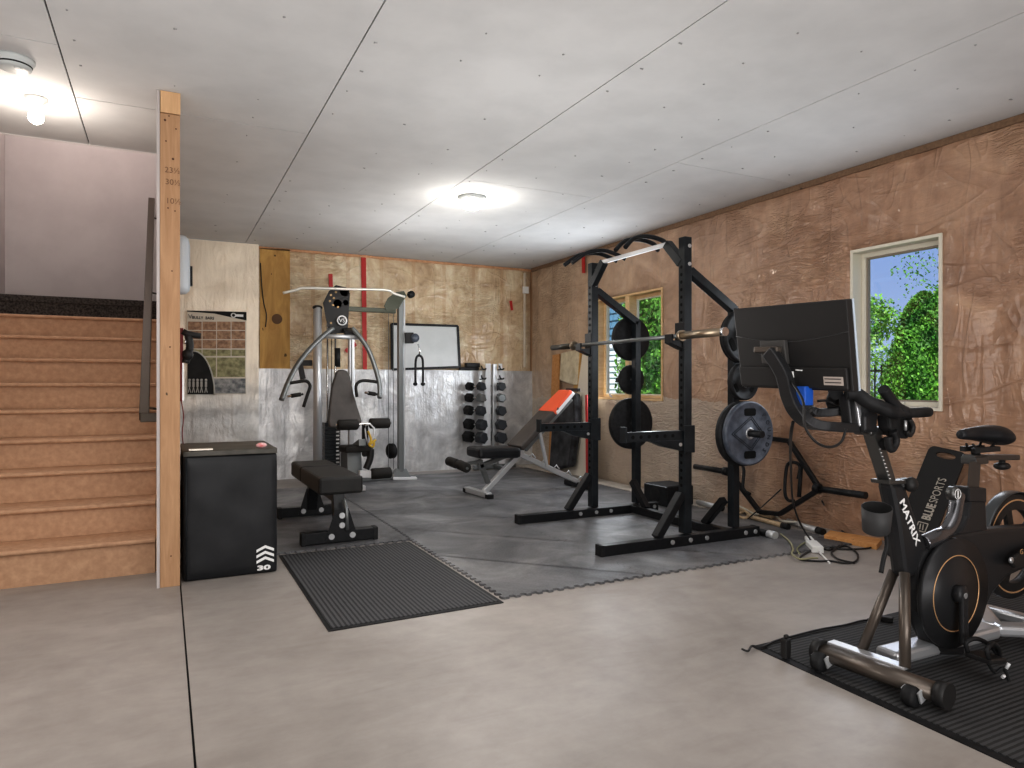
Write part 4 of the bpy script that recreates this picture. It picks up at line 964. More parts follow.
# ================================================================== WALL BOARD "BLUESPORTS"
def brd(u, v):
    X = 4.2
    for _ in range(8): p = PX(u, v, X); X = 3.98+.37*min(max(p.z, 0)/.7, 1.05)
    return p
o = thing('balance_board', 'black fitness board printed BLUESPORTS leaning on the wall behind the bike', 'board', brd(900, 545))
c0, c1, c2, c3 = brd(930, 444), brd(967, 452), brd(924, 563), brd(885, 555)
def bl(s_, t_): return (c0*(1-s_)+c1*s_)*(1-t_)+(c3*(1-s_)+c2*s_)*t_
outer = []
for cx, cy, a0 in ((.16, .05, PI), (.84, .05, -PI/2), (.84, .95, 0), (.16, .95, PI/2)):
    for k in range(6):
        a = a0+k*PI/2/5; outer.append((cx+.16*math.cos(a), cy+.05*math.sin(a)))
slot = [(.5+.27*math.cos(a)*1.0+(0), .062+.028*math.sin(a)) for a in [k*2*PI/16 for k in range(16)]]
bm = MB(); nrmv = (c1-c0).cross(c3-c0).normalized()
if nrmv.x > 0: nrmv = -nrmv
OV = [bm.bm.verts.new(bl(*q)) for q in outer]; SV = [bm.bm.verts.new(bl(*q)) for q in slot]
ed = []
for L_ in (OV, SV):
    for i in range(len(L_)): ed.append(bm.bm.edges.new((L_[i], L_[(i+1) % len(L_)])))
bmesh.ops.triangle_fill(bm.bm, use_beauty=True, use_dissolve=False, edges=ed)
ext = bmesh.ops.extrude_face_region(bm.bm, geom=bm.bm.faces[:])
bmesh.ops.translate(bm.bm, verts=[g_ for g_ in ext['geom'] if isinstance(g_, bmesh.types.BMVert)], vec=-nrmv*.012)
bm.build('board_panel', M['plastic_dark'], o)
ta, tb = brd(925, 519), brd(942.5, 477); xd = (tb-ta); L_ = xd.length
up = xd.normalized().cross(nrmv)
if up.y < 0: up = -up
u1 = xd.normalized(); g0 = ta+nrmv*.004-up*.03
lt = text('BLUE', .075, g0+u1*L_*.0, xd, nrmv.cross(xd), M['print_grey'], o, 'lettering', .0008, bold=.0028)
lt2 = text('SPORTS', .075, g0+u1*L_*.40, xd, nrmv.cross(xd), M['print_grey'], o, 'lettering', .0008)
yv = nrmv.cross(u1).normalized(); q0 = g0-u1*.075
b = MB()
for k_ in range(4): 
    cs_ = [(0, 0), (.055, 0), (.055, .06), (0, .06)]; (x1_, y1_), (x2_, y2_) = cs_[k_], cs_[(k_+1) % 4]; b.bar(q0+u1*x1_+yv*y1_, q0+u1*x2_+yv*y2_, .006, .002, nrmv)
for f_ in (.018, .036): b.bar(q0+u1*.01+yv*f_, q0+u1*.045+yv*(f_+.008), .006, .002, nrmv)
b.build('square_emblem', M['print_grey'], o)
# ================================================================== SPIN BIKE
BYc = 1.64
MT = .008
o = thing('exercise_bike', 'black indoor cycling bike with flywheel and round saddle on the corded mat', 'exercise bike', (2.75, BYc, MT))
Q = lambda u, v, y=BYc: PY(u, v, y)
# front stabiliser
fa, fb = F(938, 692, .06), F(824, 651, .06)
b = MB(); b.tube([fa, fb], .040, 16, flat=.8); b.build('front_stabilizer', M['bike_brown'], o)
b = MB(); d = (fb-fa).normalized(); b.bar(fa+d*.12+Vector((.035, 0, .033)), fb+Vector((.035, 0, .033)), .045, .010); b.build('top_plate', M['bike_silver'], o, .002)
for e, s_ in ((fa, -1), (fb, 1)):
    b = MB(); b.cyl(e, e+d*s_*.035, .043, n=18); b.build('end_cap', M['plastic_dark'], o)
    w = (e-d*s_*.055 if s_ < 0 else e-d*.02)+Vector((-.052, 0, -.020)); b = MB(); b.lathe([(0, -.02), (.03, -.02), (.034, -.012), (.034, .012), (.03, .02), (0, .02)], w, d, 20); b.build('transport_wheel', M['rubber'], o)
    b = MB(); b.bar(w+d*.026, w+d*.026+Vector((.05, 0, .02)), .006, .04); b.bar(w-d*.026, w-d*.026+Vector((.05, 0, .02)), .006, .04); b.build('wheel_bracket', M['silver'], o)
# legs
b = MB(); b.tube([Q(904.5, 572, 1.60), F(905, 667, .09)], .019, 14); b.build('front_leg', M['bike_brown'], o)
b = MB(); b.tube([Q(894, 570, 1.66), F(862, 649, .09)], .018, 14); b.build('front_leg', M['bike_brown'], o)
# main beam along floor
b = MB(); b.bar((2.36, BYc, .075), (3.0, BYc-.01, .075), .09, .05); b.build('base_beam', M['bike_silver'], o, .014)
ra, rb = Vector((3.02, BYc-.01, .075)), None
b = MB(); b.bar(ra, (3.30, 1.86, .07), .08, .045); b.bar(ra, (3.34, 1.42, .07), .08, .045); b.bar((3.30, 1.98, .05), (3.36, 1.30, .05), .06, .05); b.build('rear_stabilizer', M['bike_silver'], o, .014)
b = MB()
for p in ((3.29, 2.0), (3.365, 1.28)): b.cyl((p[0], p[1]-.02, .045), (p[0], p[1]+.02, .045), .036)
b.build('rear_foot', M['plastic_dark'], o)
def slab(pix, y0, y1, name, m, bev=.012, label=None, parent=None):
    b = MB(); b.prism([Q(u, v, y0) for u, v in pix], (0, y1-y0, 0)); return b.build(name, m, parent or o, bev, label=label)
slab([(890, 482), (906, 481), (912, 500), (921, 528), (931, 548), (928, 570), (911, 578), (905, 577), (903, 560), (899, 530), (895, 505)], 1.60, 1.66, 'front_frame', M['bike_frame'], .02)
ca = Q(940, 555, 1.59)
slab([(918, 590), (920, 566), (926, 550), (936, 540), (955, 534), (985, 529), (1012, 527), (1040, 525), (1046, 550), (1030, 566), (1008, 576), (994, 592), (984, 614), (975, 630), (966, 648), (966, 655), (940, 655), (930, 634), (920, 612)], 1.59, 1.66, 'chain_housing', M['bike_frame'], .02)
cc = PY(955, 592, 1.565)
b = MB(); b.lathe([(0, -.03), (.19, -.03), (.205, -.018), (.205, .0), (0, .0)], cc+Vector((0, -.005, 0)), (0, -1, 0), 48); b.build('crank_cover', M['bike_frame'], o)
b = MB(); b.lathe([(.139, 0), (.1415, .0025), (.144, 0), (.1415, -.002), (.139, 0)], cc+Vector((0, -.006, 0)), (0, -1, 0), 64); b.build('cover_ring', M['gold'], o, label='thin gold ring line')
b = MB(); b.lathe([(0, .0), (.030, 0), (.034, .006), (.034, .026), (.026, .034), (0, .034)], cc+Vector((0, -.004, 0)), (0, -1, 0)); b.build('crank_hub', M['bike_frame'], o)
b = MB(); b.cyl(cc+Vector((0, -.04, 0)), cc+Vector((0, -.0385, 0)), .011, n=14); b.build('hub_bolt', M['bolt'], o)
pe = PY(957, 638, 1.53); ck0 = cc+Vector((0, -.03, 0)); ck1 = Vector((cc.x-.022, cc.y-.045, cc.z-.175))
b = MB(); b.bar(ck0, ck1, .018, .038, (1, 0, 0)); b.build('crank_arm', M['bike_frame'], o, .006)
# pedal with toe cage
pe = ck1+Vector((0, -.02, -.005)); pd = thing('pedal', None, None, (0, 0, 0))
pd.parent = o; pd.location = pe-Vector(o.location)
b = MB(); b.hexa([pe+Vector(v) for v in ((-.05, -.10, -.02), (.05, -.10, -.03), (.05, -.01, -.03), (-.05, -.01, -.02), (-.05, -.10, .0), (.05, -.10, -.012), (.05, -.01, -.012), (-.05, -.01, .0))]); b.build('pedal_body', M['plastic_dark'], pd, .005)
b = MB(); b.tube(spline([pe+Vector(v) for v in ((-.045, -.09, 0), (-.055, -.09, .035), (-.01, -.085, .045), (.05, -.07, .015), (.085, -.055, -.03), (.06, -.05, -.045))], 4), .008, 8, flat=1); b.tube(spline([pe+Vector(v) for v in ((-.045, -.02, 0), (-.055, -.02, .035), (-.01, -.03, .045), (.05, -.045, .015), (.085, -.055, -.03))], 4), .008, 8); b.build('toe_cage', M['rubber'], pd)
b = MB(); b.tube(spline([pe+Vector(v) for v in ((.0, -.06, -.03), (.03, -.07, -.07), (.06, -.08, -.055), (.075, -.09, -.09), (.07, -.10, -.13), (.045, -.1, -.138))], 4), .006, 6); b.build('pedal_strap', M['rubber'], pd)
b = MB(); b.cyl(pe+Vector((.062, -.09, -.055)), pe+Vector((.072, -.095, -.035)), .006, n=8); b.cyl(pe+Vector((.040, -.09, -.082)), pe+Vector((.052, -.09, -.078)), .006, n=8); b.build('strap_buckle', M['white_steel'], pd)
# flywheel
fc = PY(1012, 547, 1.73); fc.z = .358; RW = .232
b = MB(); b.lathe([(RW*.70, -.016), (RW*.97, -.016), (RW, -.01), (RW, .01), (RW*.97, .016), (RW*.70, .016), (RW*.68, 0), (RW*.70, -.016)], fc, (0, 1, 0), 64); fw = b.build('flywheel', M['plastic_dark'], o)
b = MB(); b.lathe([(RW*.86, 0), (RW*.875, .002), (RW*.89, 0)], fc+Vector((0, -.0165, 0)), (0, -1, 0), 64); b.build('flywheel_ring', M['gold'], o)
b = MB()
for k in range(5):
    a = PI/2+k*2*PI/5+.25; dv = Vector((math.cos(a), 0, math.sin(a))); b.bar(fc+dv*.02, fc+dv*RW*.72, .018, .040, dv.cross(Vector((0, 1, 0))))
b.lathe([(0, -.03), (.045, -.03), (.045, .03), (0, .03)], fc, (0, 1, 0), 24); b.build('flywheel_spokes', M['plastic_dark'], o)
b = MB()
arcp = [fc+Vector((math.cos(a)*(RW+.006), 0, math.sin(a)*(RW+.006))) for a in [math.radians(g_) for g_ in range(40, 176, 9)]]
b.tube(arcp, .026, 10, flat=.16, up=(math.cos(math.radians(40)), 0, math.sin(math.radians(40)))); b.build('flywheel_guard', mat('dark satin guard', (.07, .075, .08), .3, .3), o)
b = MB(); b.prism([PY(u, v, 1.565) for u, v in ((1007, 561), (1010, 554), (1024, 547), (1050, 540), (1056, 560), (1030, 566), (1010, 566))], (0, -.02, 0)); b.build('axle_cover', M['plastic_dark'], o, .006)
b = MB(); p = PY(1010, 559, 1.545); b.lathe([(0, .0), (.012, 0), (.012, -.008), (0, -.008)], p, (0, 1, 0), 14); b.build('cover_bolt', M['bolt'], o)
text('G', .03, PY(1020, 553.5, 1.543), (1, 0, 0), (0, 0, 1), M['gold'], o, 'brand_letter', .001)
# seat tube and chrome sweep
slab([(970, 487), (986, 488), (987, 505), (988, 527), (1000, 534), (952, 540), (962, 528), (968, 515), (970, 500)], 1.60, 1.65, 'seat_tube', M['bike_frame'], .012)
slab([(969, 486), (987, 487), (987, 502), (969, 501)], 1.595, 1.66, 'seat_collar', M['bike_frame'], .006)
b = MB(); b.tube(spline([Q(923, 542, 1.61), Q(935, 537, 1.60), (Q(946, 530, 1.60)), Q(953, 518, 1.60), Q(956, 503, 1.61), Q(958, 494, 1.62)], 5), [.030]*8+[.026]*18, 14); b.build('curved_brace', mat('glossy charcoal tube', (.16, .16, .17), .2, .8), o)
b = MB(); b.hexa([Q(967, 488, 1.61), Q(979, 488, 1.61), Q(979, 488, 1.67), Q(967, 488, 1.67), Q(969, 460, 1.61), Q(981, 460, 1.61), Q(981, 460, 1.67), Q(969, 460, 1.67)]); b.build('seat_post', M['bike_post'], o, .008)
b = MB(); p0, p1 = Q(968, 456.5), Q(1014, 456); b.bar(p0, p1, .05, .022); b.bar(p0+Vector((.0, 0, -.012)), p0+Vector((.09, 0, -.012)), .06, .03); b.build('seat_slider', M['bike_post'], o, .005)
b = MB(); p = Q(1002, 465); b.cyl(p+Vector((0, 0, .03)), p, .012); b.sph(p, .030, (1.2, 1, .55)); b.build('slider_knob', M['plastic_dark'], o)
p = Q(949.5, 492, 1.60); b = MB(); b.lathe([(0, -.03), (.022, -.03), (.027, -.02), (.027, 0), (0, 0)], p, (0, 1, 0), 20); b.build('pop_pin_knob', M['bike_post'], o)
b = MB(); b.lathe([(.017, 0), (.0185, -.002), (.020, 0)], p+Vector((0, -.031, 0)), (0, 1, 0)); b.box(p.x-.002, p.y-.033, p.z-.014, p.x+.002, p.y-.030, p.z+.014); b.build('knob_marking', M['print_white'], o)
# saddle
b = MB(); bmS = b.bm; sx = Q(959, 435).x; ex = Q(999, 435).x; NL = 14; rings = []
for i in range(NL+1):
    f_ = i/NL; x = sx+(ex-sx)*f_; w = .022+.060*(1/(1+math.exp(-(f_-.52)*10))); w *= (1-.25*max(0, (f_-.9)/.1)**2); w *= min(1, (f_+.03)/.08)**.5
    ztop = Q(985, 424).z-.016*(1-f_)**2.5-.006*max(0, f_-.8)*5*(f_-.8)*5+.000; th = (.036+.055*f_)*(1 if f_ < .95 else .75)
    ring = []
    for j in range(16):
        a = 2*PI*j/16; yy_ = math.cos(a)*w; zz = math.sin(a)*th/2
        ring.append(bmS.verts.new((x, BYc+yy_, ztop-th/2+zz-(abs(math.cos(a))**3)*.008*f_)))
    rings.append(ring)
for A_, B_ in zip(rings, rings[1:]):
    for j in range(16): b._f([A_[j], A_[(j+1) % 16], B_[(j+1) % 16], B_[j]], True)
b._f(rings[0][::-1]); b._f(rings[-1]); b.build('saddle', M['vinyl'], o, 0, 1)
b = MB(); zc = Q(985, 444).z
for s_ in (-.02, .02): b.tube(spline([(sx+.07, BYc+s_*.6, zc+.008), (sx+.10, BYc+s_, zc-.014), (sx+.16, BYc+s_, zc-.014), (sx+.20, BYc+s_*1.4, zc+.01)], 4), .005, 8)
b.cyl((Q(976, 455).x, BYc, Q(976, 455).z), (Q(975, 443).x, BYc, zc-.01), .016); b.bar((Q(970, 445).x, BYc-.03, zc-.014), (Q(990, 445).x, BYc-.03, zc-.014), .02, .02); b.bar((Q(970, 445).x, BYc+.03, zc-.014), (Q(990, 445).x, BYc+.03, zc-.014), .02, .02); b.build('saddle_clamp', M['plastic_dark'], o)
# handlebar post
b = MB(); b.bar(Q(889, 486, 1.63), Q(871, 430, 1.63), .05, .04, (1, 0, 0)); b.build('handlebar_post', M['bike_post'], o, .008)
b = MB()
for k in range(9): p = Q(881+k*1.25, 448+k*3.7, 1.603); b.box(p.x-.008, p.y, p.z-.0012, p.x, p.y+.002, p.z+.0012)
b.build('height_mark', M['print_white'], o)
b = MB(); p = Q(898, 482, 1.62); b.bar(p, Q(908, 481, 1.60), .03, .03); b.sph(Q(911, 483.5, 1.59), .028, (1, .8, 1)); b.build('height_knob', M['plastic_dark'], o)
b = MB(); b.prism([Q(u, v, 1.588) for u, v in ((889, 480), (906, 479), (907, 483), (890, 484))], (0, .075, 0)); b.build('frame_collar', M['bike_post'], o, .003)
b = MB(); b.bar(Q(862, 430), Q(893, 429), .07, .028); b.build('handlebar_slider', M['bike_post'], o, .005)
b = MB(); b.prism([Q(u, v, 1.60) for u, v in ((864, 414), (872, 404), (880, 412), (878, 424), (880, 432), (864, 432))], (0, .08, 0)); b.build('handlebar_mount', M['bike_frame'], o, .012)
for s_ in (-1, 1):
    mir = lambda u, v, y: Vector((PY(u, v, y).x, BYc+s_*(BYc-y), PY(u, v, y).z))
    b = MB(); b.tube(spline([mir(846, 392, 1.62), mir(856, 393, 1.60), mir(868, 401, 1.57), mir(880, 406, 1.55), mir(893, 411, 1.54), mir(908, 412, 1.54), mir(929, 411, 1.54)], 5), [.024]*22+[.018]*8+[.017], 12); b.build('handlebar', M['rubber'], o)
    b = MB(); b.tube(spline([mir(883, 388, 1.54), mir(889, 396, 1.54), mir(897, 406, 1.54), mir(906, 411, 1.54)], 5), .019, 12); b.build('upright_grip', M['rubber'], o)
b = MB(); b.bar(Q(847, 392, 1.64), Q(851, 428, 1.64), .04, .05, (1, 0, 0)); b.build('handlebar_crosspiece', M['bike_frame'], o, .008)
b = MB(); b.bar(Q(856, 399, 1.62), Q(860, 425, 1.62), .015, .02, (1, 0, 0)); b.build('handlebar_brace', M['bike_silver'], o, .004)
# brake / bottle cage unit under bars
b = MB(); b.prism([Q(u, v, 1.56) for u, v in ((889, 414), (908, 412), (915, 420), (914, 433), (908, 438), (898, 436), (890, 428))], (0, .05, 0)); b.build('computer_housing', M['rubber'], o, .010)
b = MB(); b.tube(spline([Q(u, v, 1.56) for u, v in ((893, 430), (896, 440), (892, 448), (889, 445), (888, 436))], 4), .014, 10); b.sph(Q(885, 443, 1.60), .025, (1, 1, .9)); b.build('brake_lever', M['rubber'], o)
b = MB(); b.tube(spline([Q(u, v, 1.55) for u, v in ((909, 418), (913, 426), (910, 434), (906, 430))], 4), .009, 8); b.build('lever_clip', M['plastic_dark'], o)
b = MB(); p = PY(905.5, 425, 1.545); b.cyl(p+Vector((0, 0, .02)), p+Vector((0, 0, -.015)), .005); b.build('clip_highlight', M['bolt'], o)
# cup
p = PY(876, 530, 1.60)
b = MB(); hc = PY(876, 504, 1.60).z-p.z; rc = .050
b.lathe([(0, 0), (rc*.85, 0), (rc*.9, .004), (rc, hc), (rc*.94, hc)], p, (-.22, -.20, 1), 28); b.build('cup_holder', mat('grey cup', (.045, .045, .046), .5), o)
b = MB(); b.lathe([(rc*.94, hc), (rc*.86, .01), (0, .01)], p, (-.22, -.20, 1), 28); b.build('cup_inner_shade', M['dark_gap'], o)  # near-black inner surface paints the shade inside the cup
b = MB(); b.bar(p+Vector((.04, .02, .03)), Q(893, 520), .03, .04); b.build('cup_bracket', M['plastic_dark'], o)
b = MB(); b.tube(spline([Q(u, v, 1.60) for u, v in ((885, 505), (886, 530), (887, 545), (884, 556), (881, 572))], 4), .008, 8); b.build('frame_cable', M['rubber'], o)
# MATRIX lettering
ta2, tb2 = PY(899.5, 501, 1.597), PY(916, 545, 1.597); xd2 = tb2-ta2
lm = text('MATRIX', .041, ta2, xd2, Vector((xd2.z, 0, -xd2.x))*-1, M['print_white'], o, 'lettering', .001, bold=.0008)
def fit(obj, org, xdir, length):
    xs_ = [(Vector(v.co)).dot(xdir.normalized()) for v in obj.data.vertices]; k = length/(max(xs_)-min(xs_)); o0 = min(xs_)
    for v in obj.data.vertices:
        s_ = Vector(v.co).dot(xdir.normalized()); v.co = Vector(v.co)+xdir.normalized()*((s_-o0)*(k-1))
fit(lm, ta2, xd2, xd2.length); fit(lt, ta, xd, xd.length*.37); fit(lt2, ta, xd, xd.length*.58)

# monitor on an arm
o = thing('monitor', 'black flat monitor seen from behind, held above the bike handlebar', 'monitor', (2.02, 1.8, 1.05))
def mp(u, v):           # monitor plane, slightly leaning back
    X = 2.0
    for _ in range(6): p = PX(u, v, X); X = 1.985+(1.37-p.z)*.11
    return p
TLm, TRm, BRm, BLm = mp(733, 308), mp(846, 298), mp(853, 391), mp(742, 386)
b = MB(); n_ = Vector((.03, 0, .003)); b.hexa([BLm, BRm, BRm+n_, BLm+n_, TLm, TRm, TRm+n_, TLm+n_]); b.build('back_shell', M['plastic_dark'], o, .004)
def ml(s_, t_): return (TLm*(1-s_)+TRm*s_)*(1-t_)+(BLm*(1-s_)+BRm*s_)*t_
b = MB(); b.hexa([ml(.0, 1)+n_, ml(1, 1)+n_, ml(1, 1)+n_*1.3, ml(0, 1)+n_*1.3, ml(0, 0)+n_, ml(1, 0)+n_, ml(1, 0)+n_*1.3, ml(0, 0)+n_*1.3]); b.build('screen', mat('silver bezel', (.42, .48, .55), .4), o)
b = MB(); k = Vector((-.014, 0, 0)); b.hexa([ml(.02, .98)+k, ml(.98, .98)+k, ml(.98, .98), ml(.02, .98), ml(.02, .74)+k, ml(.98, .74)+k, ml(.98, .74), ml(.02, .74)]); b.build('connector_bulge', M['plastic_dark'], o, .004)
b = MB(); b.tube([ml(s_, .35+.09*math.sin(PI*s_))+Vector((-.001, 0, 0)) for s_ in [i/12 for i in range(13)]], .0015, 5); b.build('shell_groove', mat('groove sheen', (.05, .05, .052), .3), o)
b = MB(); k = Vector((-.02, 0, 0)); b.hexa([ml(.27, .70)+k, ml(.50, .70)+k, ml(.50, .70), ml(.27, .70), ml(.27, .42)+k, ml(.50, .42)+k, ml(.50, .42), ml(.27, .42)]); b.build('mount_plate', mat('dark grey plate', (.05, .047, .045), .5), o, .003)
b = MB(); b.bar(ml(.25, .53)+Vector((-.03, 0, 0)), ml(.47, .53)+Vector((-.03, 0, 0)), .03, .022); b.build('tilt_bracket', M['bike_brown'], o, .004)
k = Vector((-.0155, 0, 0)); b = MB(); b.hexa([ml(.80, .935)+k, ml(.955, .935)+k, ml(.955, .935), ml(.80, .935), ml(.80, .84)+k, ml(.955, .84)+k, ml(.955, .84), ml(.80, .84)]); b.build('sticker', M['label_tan'], o)
b = MB()
for s_, t_ in ((.81, .865), (.81, .905)): b.bar(ml(s_, t_)+k*1.05, ml(s_+.13, t_)+k*1.05, .0008, .003)
b.build('sticker_print', M['plastic_dark'], o)
b = MB(); b.bar(ml(.53, .79)+k*1.2, ml(.53, .86)+k*1.2, .018, .018, (1, 0, 0)); b.build('cable_plug', M['white'], o)
b = MB(); b.bar(ml(.57, .77)+k*1.05, ml(.63, .775)+k*1.05, .001, .004); b.build('brand_print', M['print_white'], o)
# arm
ar = o
am = ml(.40, .55)+Vector((-.045, 0, 0))
pts = spline([am, PY(783, 372, 1.76)+Vector((0, 0, 0)), PY(789, 395, 1.74), PY(797, 411, 1.71), PY(810, 422, 1.68), PY(830, 425.5, 1.65), PY(862, 427, 1.64)], 6)
b = MB()
def ribbon(b, pts, w, h):
    R_ = []
    for i, p in enumerate(pts):
        d = (pts[min(i+1, len(pts)-1)]-pts[max(i-1, 0)]).normalized(); sd = Vector((d.y, -d.x, 0)) if False else Vector((0, 1, 0)); sd = (sd-d*sd.dot(d)).normalized(); u_ = sd.cross(d)
        R_.append([b.bm.verts.new(p+sd*i_*w/2+u_*j_*h/2) for i_, j_ in ((-1, -1), (1, -1), (1, 1), (-1, 1))])
    for A_, B_ in zip(R_, R_[1:]):
        for j in range(4): b._f([A_[j], A_[(j+1) % 4], B_[(j+1) % 4], B_[j]])
    b._f(R_[0][::-1]); b._f(R_[-1])
ribbon(b, pts, .05, .034); b.build('curved_arm', M['bike_frame'], ar, .004, 0, 'curved dark metal arm')
b = MB(); ribbon(b, spline([PY(806, 392, 1.80), PY(808, 405, 1.78), PY(815, 411, 1.74), PY(830, 411, 1.70), PY(848, 408, 1.66)], 5), .03, .03); b.build('lower_brace', M['bike_frame'], ar, .004)
b = MB(); p = PY(806, 398, 1.70); b.box(p.x-.03, p.y-.02, p.z-.022, p.x+.015, p.y+.02, p.z+.045)
solo(b, 'blue_clip', M['blue'], 'bright blue plastic clip tucked under the monitor beside its arm', 'clip', p, bev=.004)
def cable(pts, r, m, name, label, n=6, cat='cable'):
    P = spline(pts, n); b = MB(); b.tube(P, r, 8); return solo(b, name, m, label, cat, P[0])
cable([ml(.53, .86)+Vector((-.03, 0, 0)), PY(803, 400, 1.62), PY(805, 425, 1.58), PY(816, 441, 1.56), PY(830, 446, 1.56), PY(841, 441, 1.57), PY(846, 428, 1.58)], .0045, M['plastic_dark'], 'monitor_cable', 'thin black cable looping down from the monitor to the arm')
cable([PY(818, 400, 1.75), PY(828, 400, 1.70), PY(838, 406, 1.68), PY(842, 413, 1.66)], .0045, M['plastic_dark'], 'short_cable', 'short black cable arched over the monitor arm brace')
cable([PY(793, 421, 1.76), PY(790.5, 440, 1.9), PX(791, 470, 3.0), PX(793, 500, 3.5), PX(800, 522, 3.62), F(812, 541, .02)], .006, M['plastic_dark'], 'power_cable', 'black power cable dropping from the monitor to the white adapter')
# adapter
o = thing('power_adapter', 'small white plug adapter with white lead lying on the concrete by the wall', 'adapter', F(815, 546))
a, c = F(811, 542, .022), F(818, 549, .022); b = MB(); b.bar(a, c, .07, .04); b.build('adapter_body', M['white'], o, .004)
b = MB(); b.bar(F(808, 537, .022), F(812, 542, .022), .045, .03); b.build('plug', M['white'], o, .004)
b = MB(); b.tube([F(817, 549, .012), F(824, 556, .006), F(829.5, 562, .005)], .006, 8); b.build('lead', M['white'], o)
fz = .008
cable([F(u, v, fz) for u, v in ((818, 537), (835, 539), (842, 544), (830, 549), (818, 547), (806, 552), (800, 558), (815, 560), (830, 560), (845, 562), (856, 560), (857, 552), (845, 545), (832, 551), (838, 558), (855, 562))], .006, M['plastic_dark'], 'extension_cord', 'coiled black extension cord on the concrete beside the white adapter')
cable([F(u, v, fz) for u, v in ((824, 545), (840, 548), (858, 548), (872, 546), (868, 540), (845, 532), (838, 524), (830, 515)) ]+[tp(822, 500)], .006, M['plastic_dark'], 'wall_cable', 'black cable running from the coil up to the trap bar')
cable([F(u, v, .02) for u, v in ((781, 533), (790, 541), (793, 548), (792, 553), (800, 558), (812, 557), (818, 557))], .006, mat('khaki cord', (.32, .30, .18), .6), 'khaki_cord', 'pale khaki cord curving over the edge of the floor tiles')
cable([F(u, v, .02) for u, v in ((800, 553), (797, 548), (802, 543), (809, 540))], .005, mat('olive cord', (.22, .22, .12), .6), 'olive_cord', 'short olive cord beside the white adapter')
cable([tp(757, 517)+Vector((-.1, 0, 0)), tp(770, 503)+Vector((-.06, 0, 0)), tp(783, 488)+Vector((-.02, 0, 0))], .005, M['plastic_dark'], 'thin_black_lead', 'thin black lead slanting up to the trap bar handle')
cable([F(u, v, .035) for u, v in ((735, 503), (745, 508), (755, 513), (762, 512), (772, 511), (777, 516), (783, 520), (800, 521))], .008, mat('pale rope', (.62, .60, .52), .6), 'pale_rope', 'thick pale rope lying among the bars below the trap bar')
cable([F(u, v, .02) for u, v in ((728, 511), (740, 512), (746, 509), (752, 514), (744, 517), (735, 513), (742, 509), (756, 518))], .011, tan, 'tan_rope', 'knotted tan rope heaped behind the near rack foot', cat='rope')
# bike lead with inline adapters
cable([F(u, v, .012) for u, v in ((742, 648), (748, 650), (752, 645), (762, 646), (775, 640), (790, 636), (805, 632), (822, 628), (845, 624), (860, 620), (868, 619)) ], .0045, M['plastic_dark'], 'bike_lead', 'thin black power lead crossing the mat in front of the bike')
o = thing('inline_adapter', 'small black inline power adapter behind the bike front legs', 'adapter', F(887, 618, MT)); b = MB(); b.bar(F(881, 617, .02), F(893, 619, .02), .03, .022); b.build('adapter_body', M['plastic_dark'], o, .004); b = MB(); b.cyl(F(868, 618.7, .018), F(881, 617.6, .018), .006); b.build('lead', M['plastic_dark'], o)
b = MB(); p = F(786, 661, .0); b.box(p.x-.0, p.y-.0, .009, p.x+.03, p.y+.03, .085); b.box(p.x+.005, p.y+.005, .085, p.x+.025, p.y+.02, .10)
solo(b, 'black_charger', M['plastic_dark'], 'small black charger block at the front left corner of the bike mat', 'charger', (p.x, p.y, .009), bev=.006)

# ================================================================== OUTSIDE
GZ = .35
b = MB(); b.box(XR+.35, -6, GZ-.1, 40, 40, GZ); struct(b, 'ground_outside', M['grass'])
def foliage(c, rx, rz, n_, m, size, shape='cone', seed=1):
    rnd = random.Random(seed); b = MB(); c = Vector(c)
    for _ in range(n_):
        h = rnd.random(); a = rnd.uniform(0, 2*PI)
        if shape == 'cone': rr = rx*(1-h**2.2)**.6*rnd.uniform(.75, 1.05)*(1+.12*math.sin(a*5+h*9)); p = c+Vector((math.cos(a)*rr, math.sin(a)*rr, h*rz))
        else:
            u_ = rnd.uniform(-1, 1); q = math.sqrt(1-u_*u_); k = rnd.uniform(.5, 1.08); p = c+Vector((math.cos(a)*q*rx*k, math.sin(a)*q*rx*k, u_*rz*k))
        d = Vector((rnd.gauss(0, 1), rnd.gauss(0, 1), rnd.gauss(0, 1)+.3)).normalized(); e = d.orthogonal().normalized(); f = d.cross(e); s_ = size*rnd.uniform(.5, 1.3)
        vs = [b.bm.verts.new(p+e*s_), b.bm.verts.new(p+f*s_*.5), b.bm.verts.new(p-e*s_), b.bm.verts.new(p-f*s_*.5)]; b.mi = rnd.choice((0, 0, 1)); b._f(vs)
    return b
def tree(name, label, c, rx, rz, n_, mats, size, shape, seed, trunk_r=.08, base=None):
    o = thing(name, label, 'tree', (c[0], c[1], GZ)); foliage(c, rx, rz, n_, mats, size, shape, seed).build('foliage', mats, o)
    if shape == 'cone':
        b = MB(); b.lathe([(0, .1)]+[(rx*.82*(1-h_**2.2)**.6, .1+h_*rz*.93) for h_ in (0, .2, .4, .6, .75, .88, .96)]+[(0, .1+rz*.93)], (c[0], c[1], c[2]), (0, 0, 1), 20); b.build('inner_foliage', mats[0], o)
    b = MB(); b.tube([(c[0], c[1], GZ), (c[0], c[1], c[2]+(rz*.8 if shape == 'cone' else 0))], [trunk_r, trunk_r*.4], 8); b.build('trunk', M['bark'], o); return o
def at_(u, X): p = PX(u, 383, X); return p.y
tree('arborvitae', 'dense bright green cedar hedge tree filling the near window', (9.2, at_(924, 9.2), GZ), .50, 1.98, 22000, [M['leaf_a'], M['leaf_b']], .028, 'cone', 3)
tree('arborvitae', 'second cedar peeping at the right edge of the near window', (9.9, at_(956, 9.9), GZ), .50, 2.40, 14000, [M['leaf_b'], M['leaf_c']], .03, 'cone', 4)
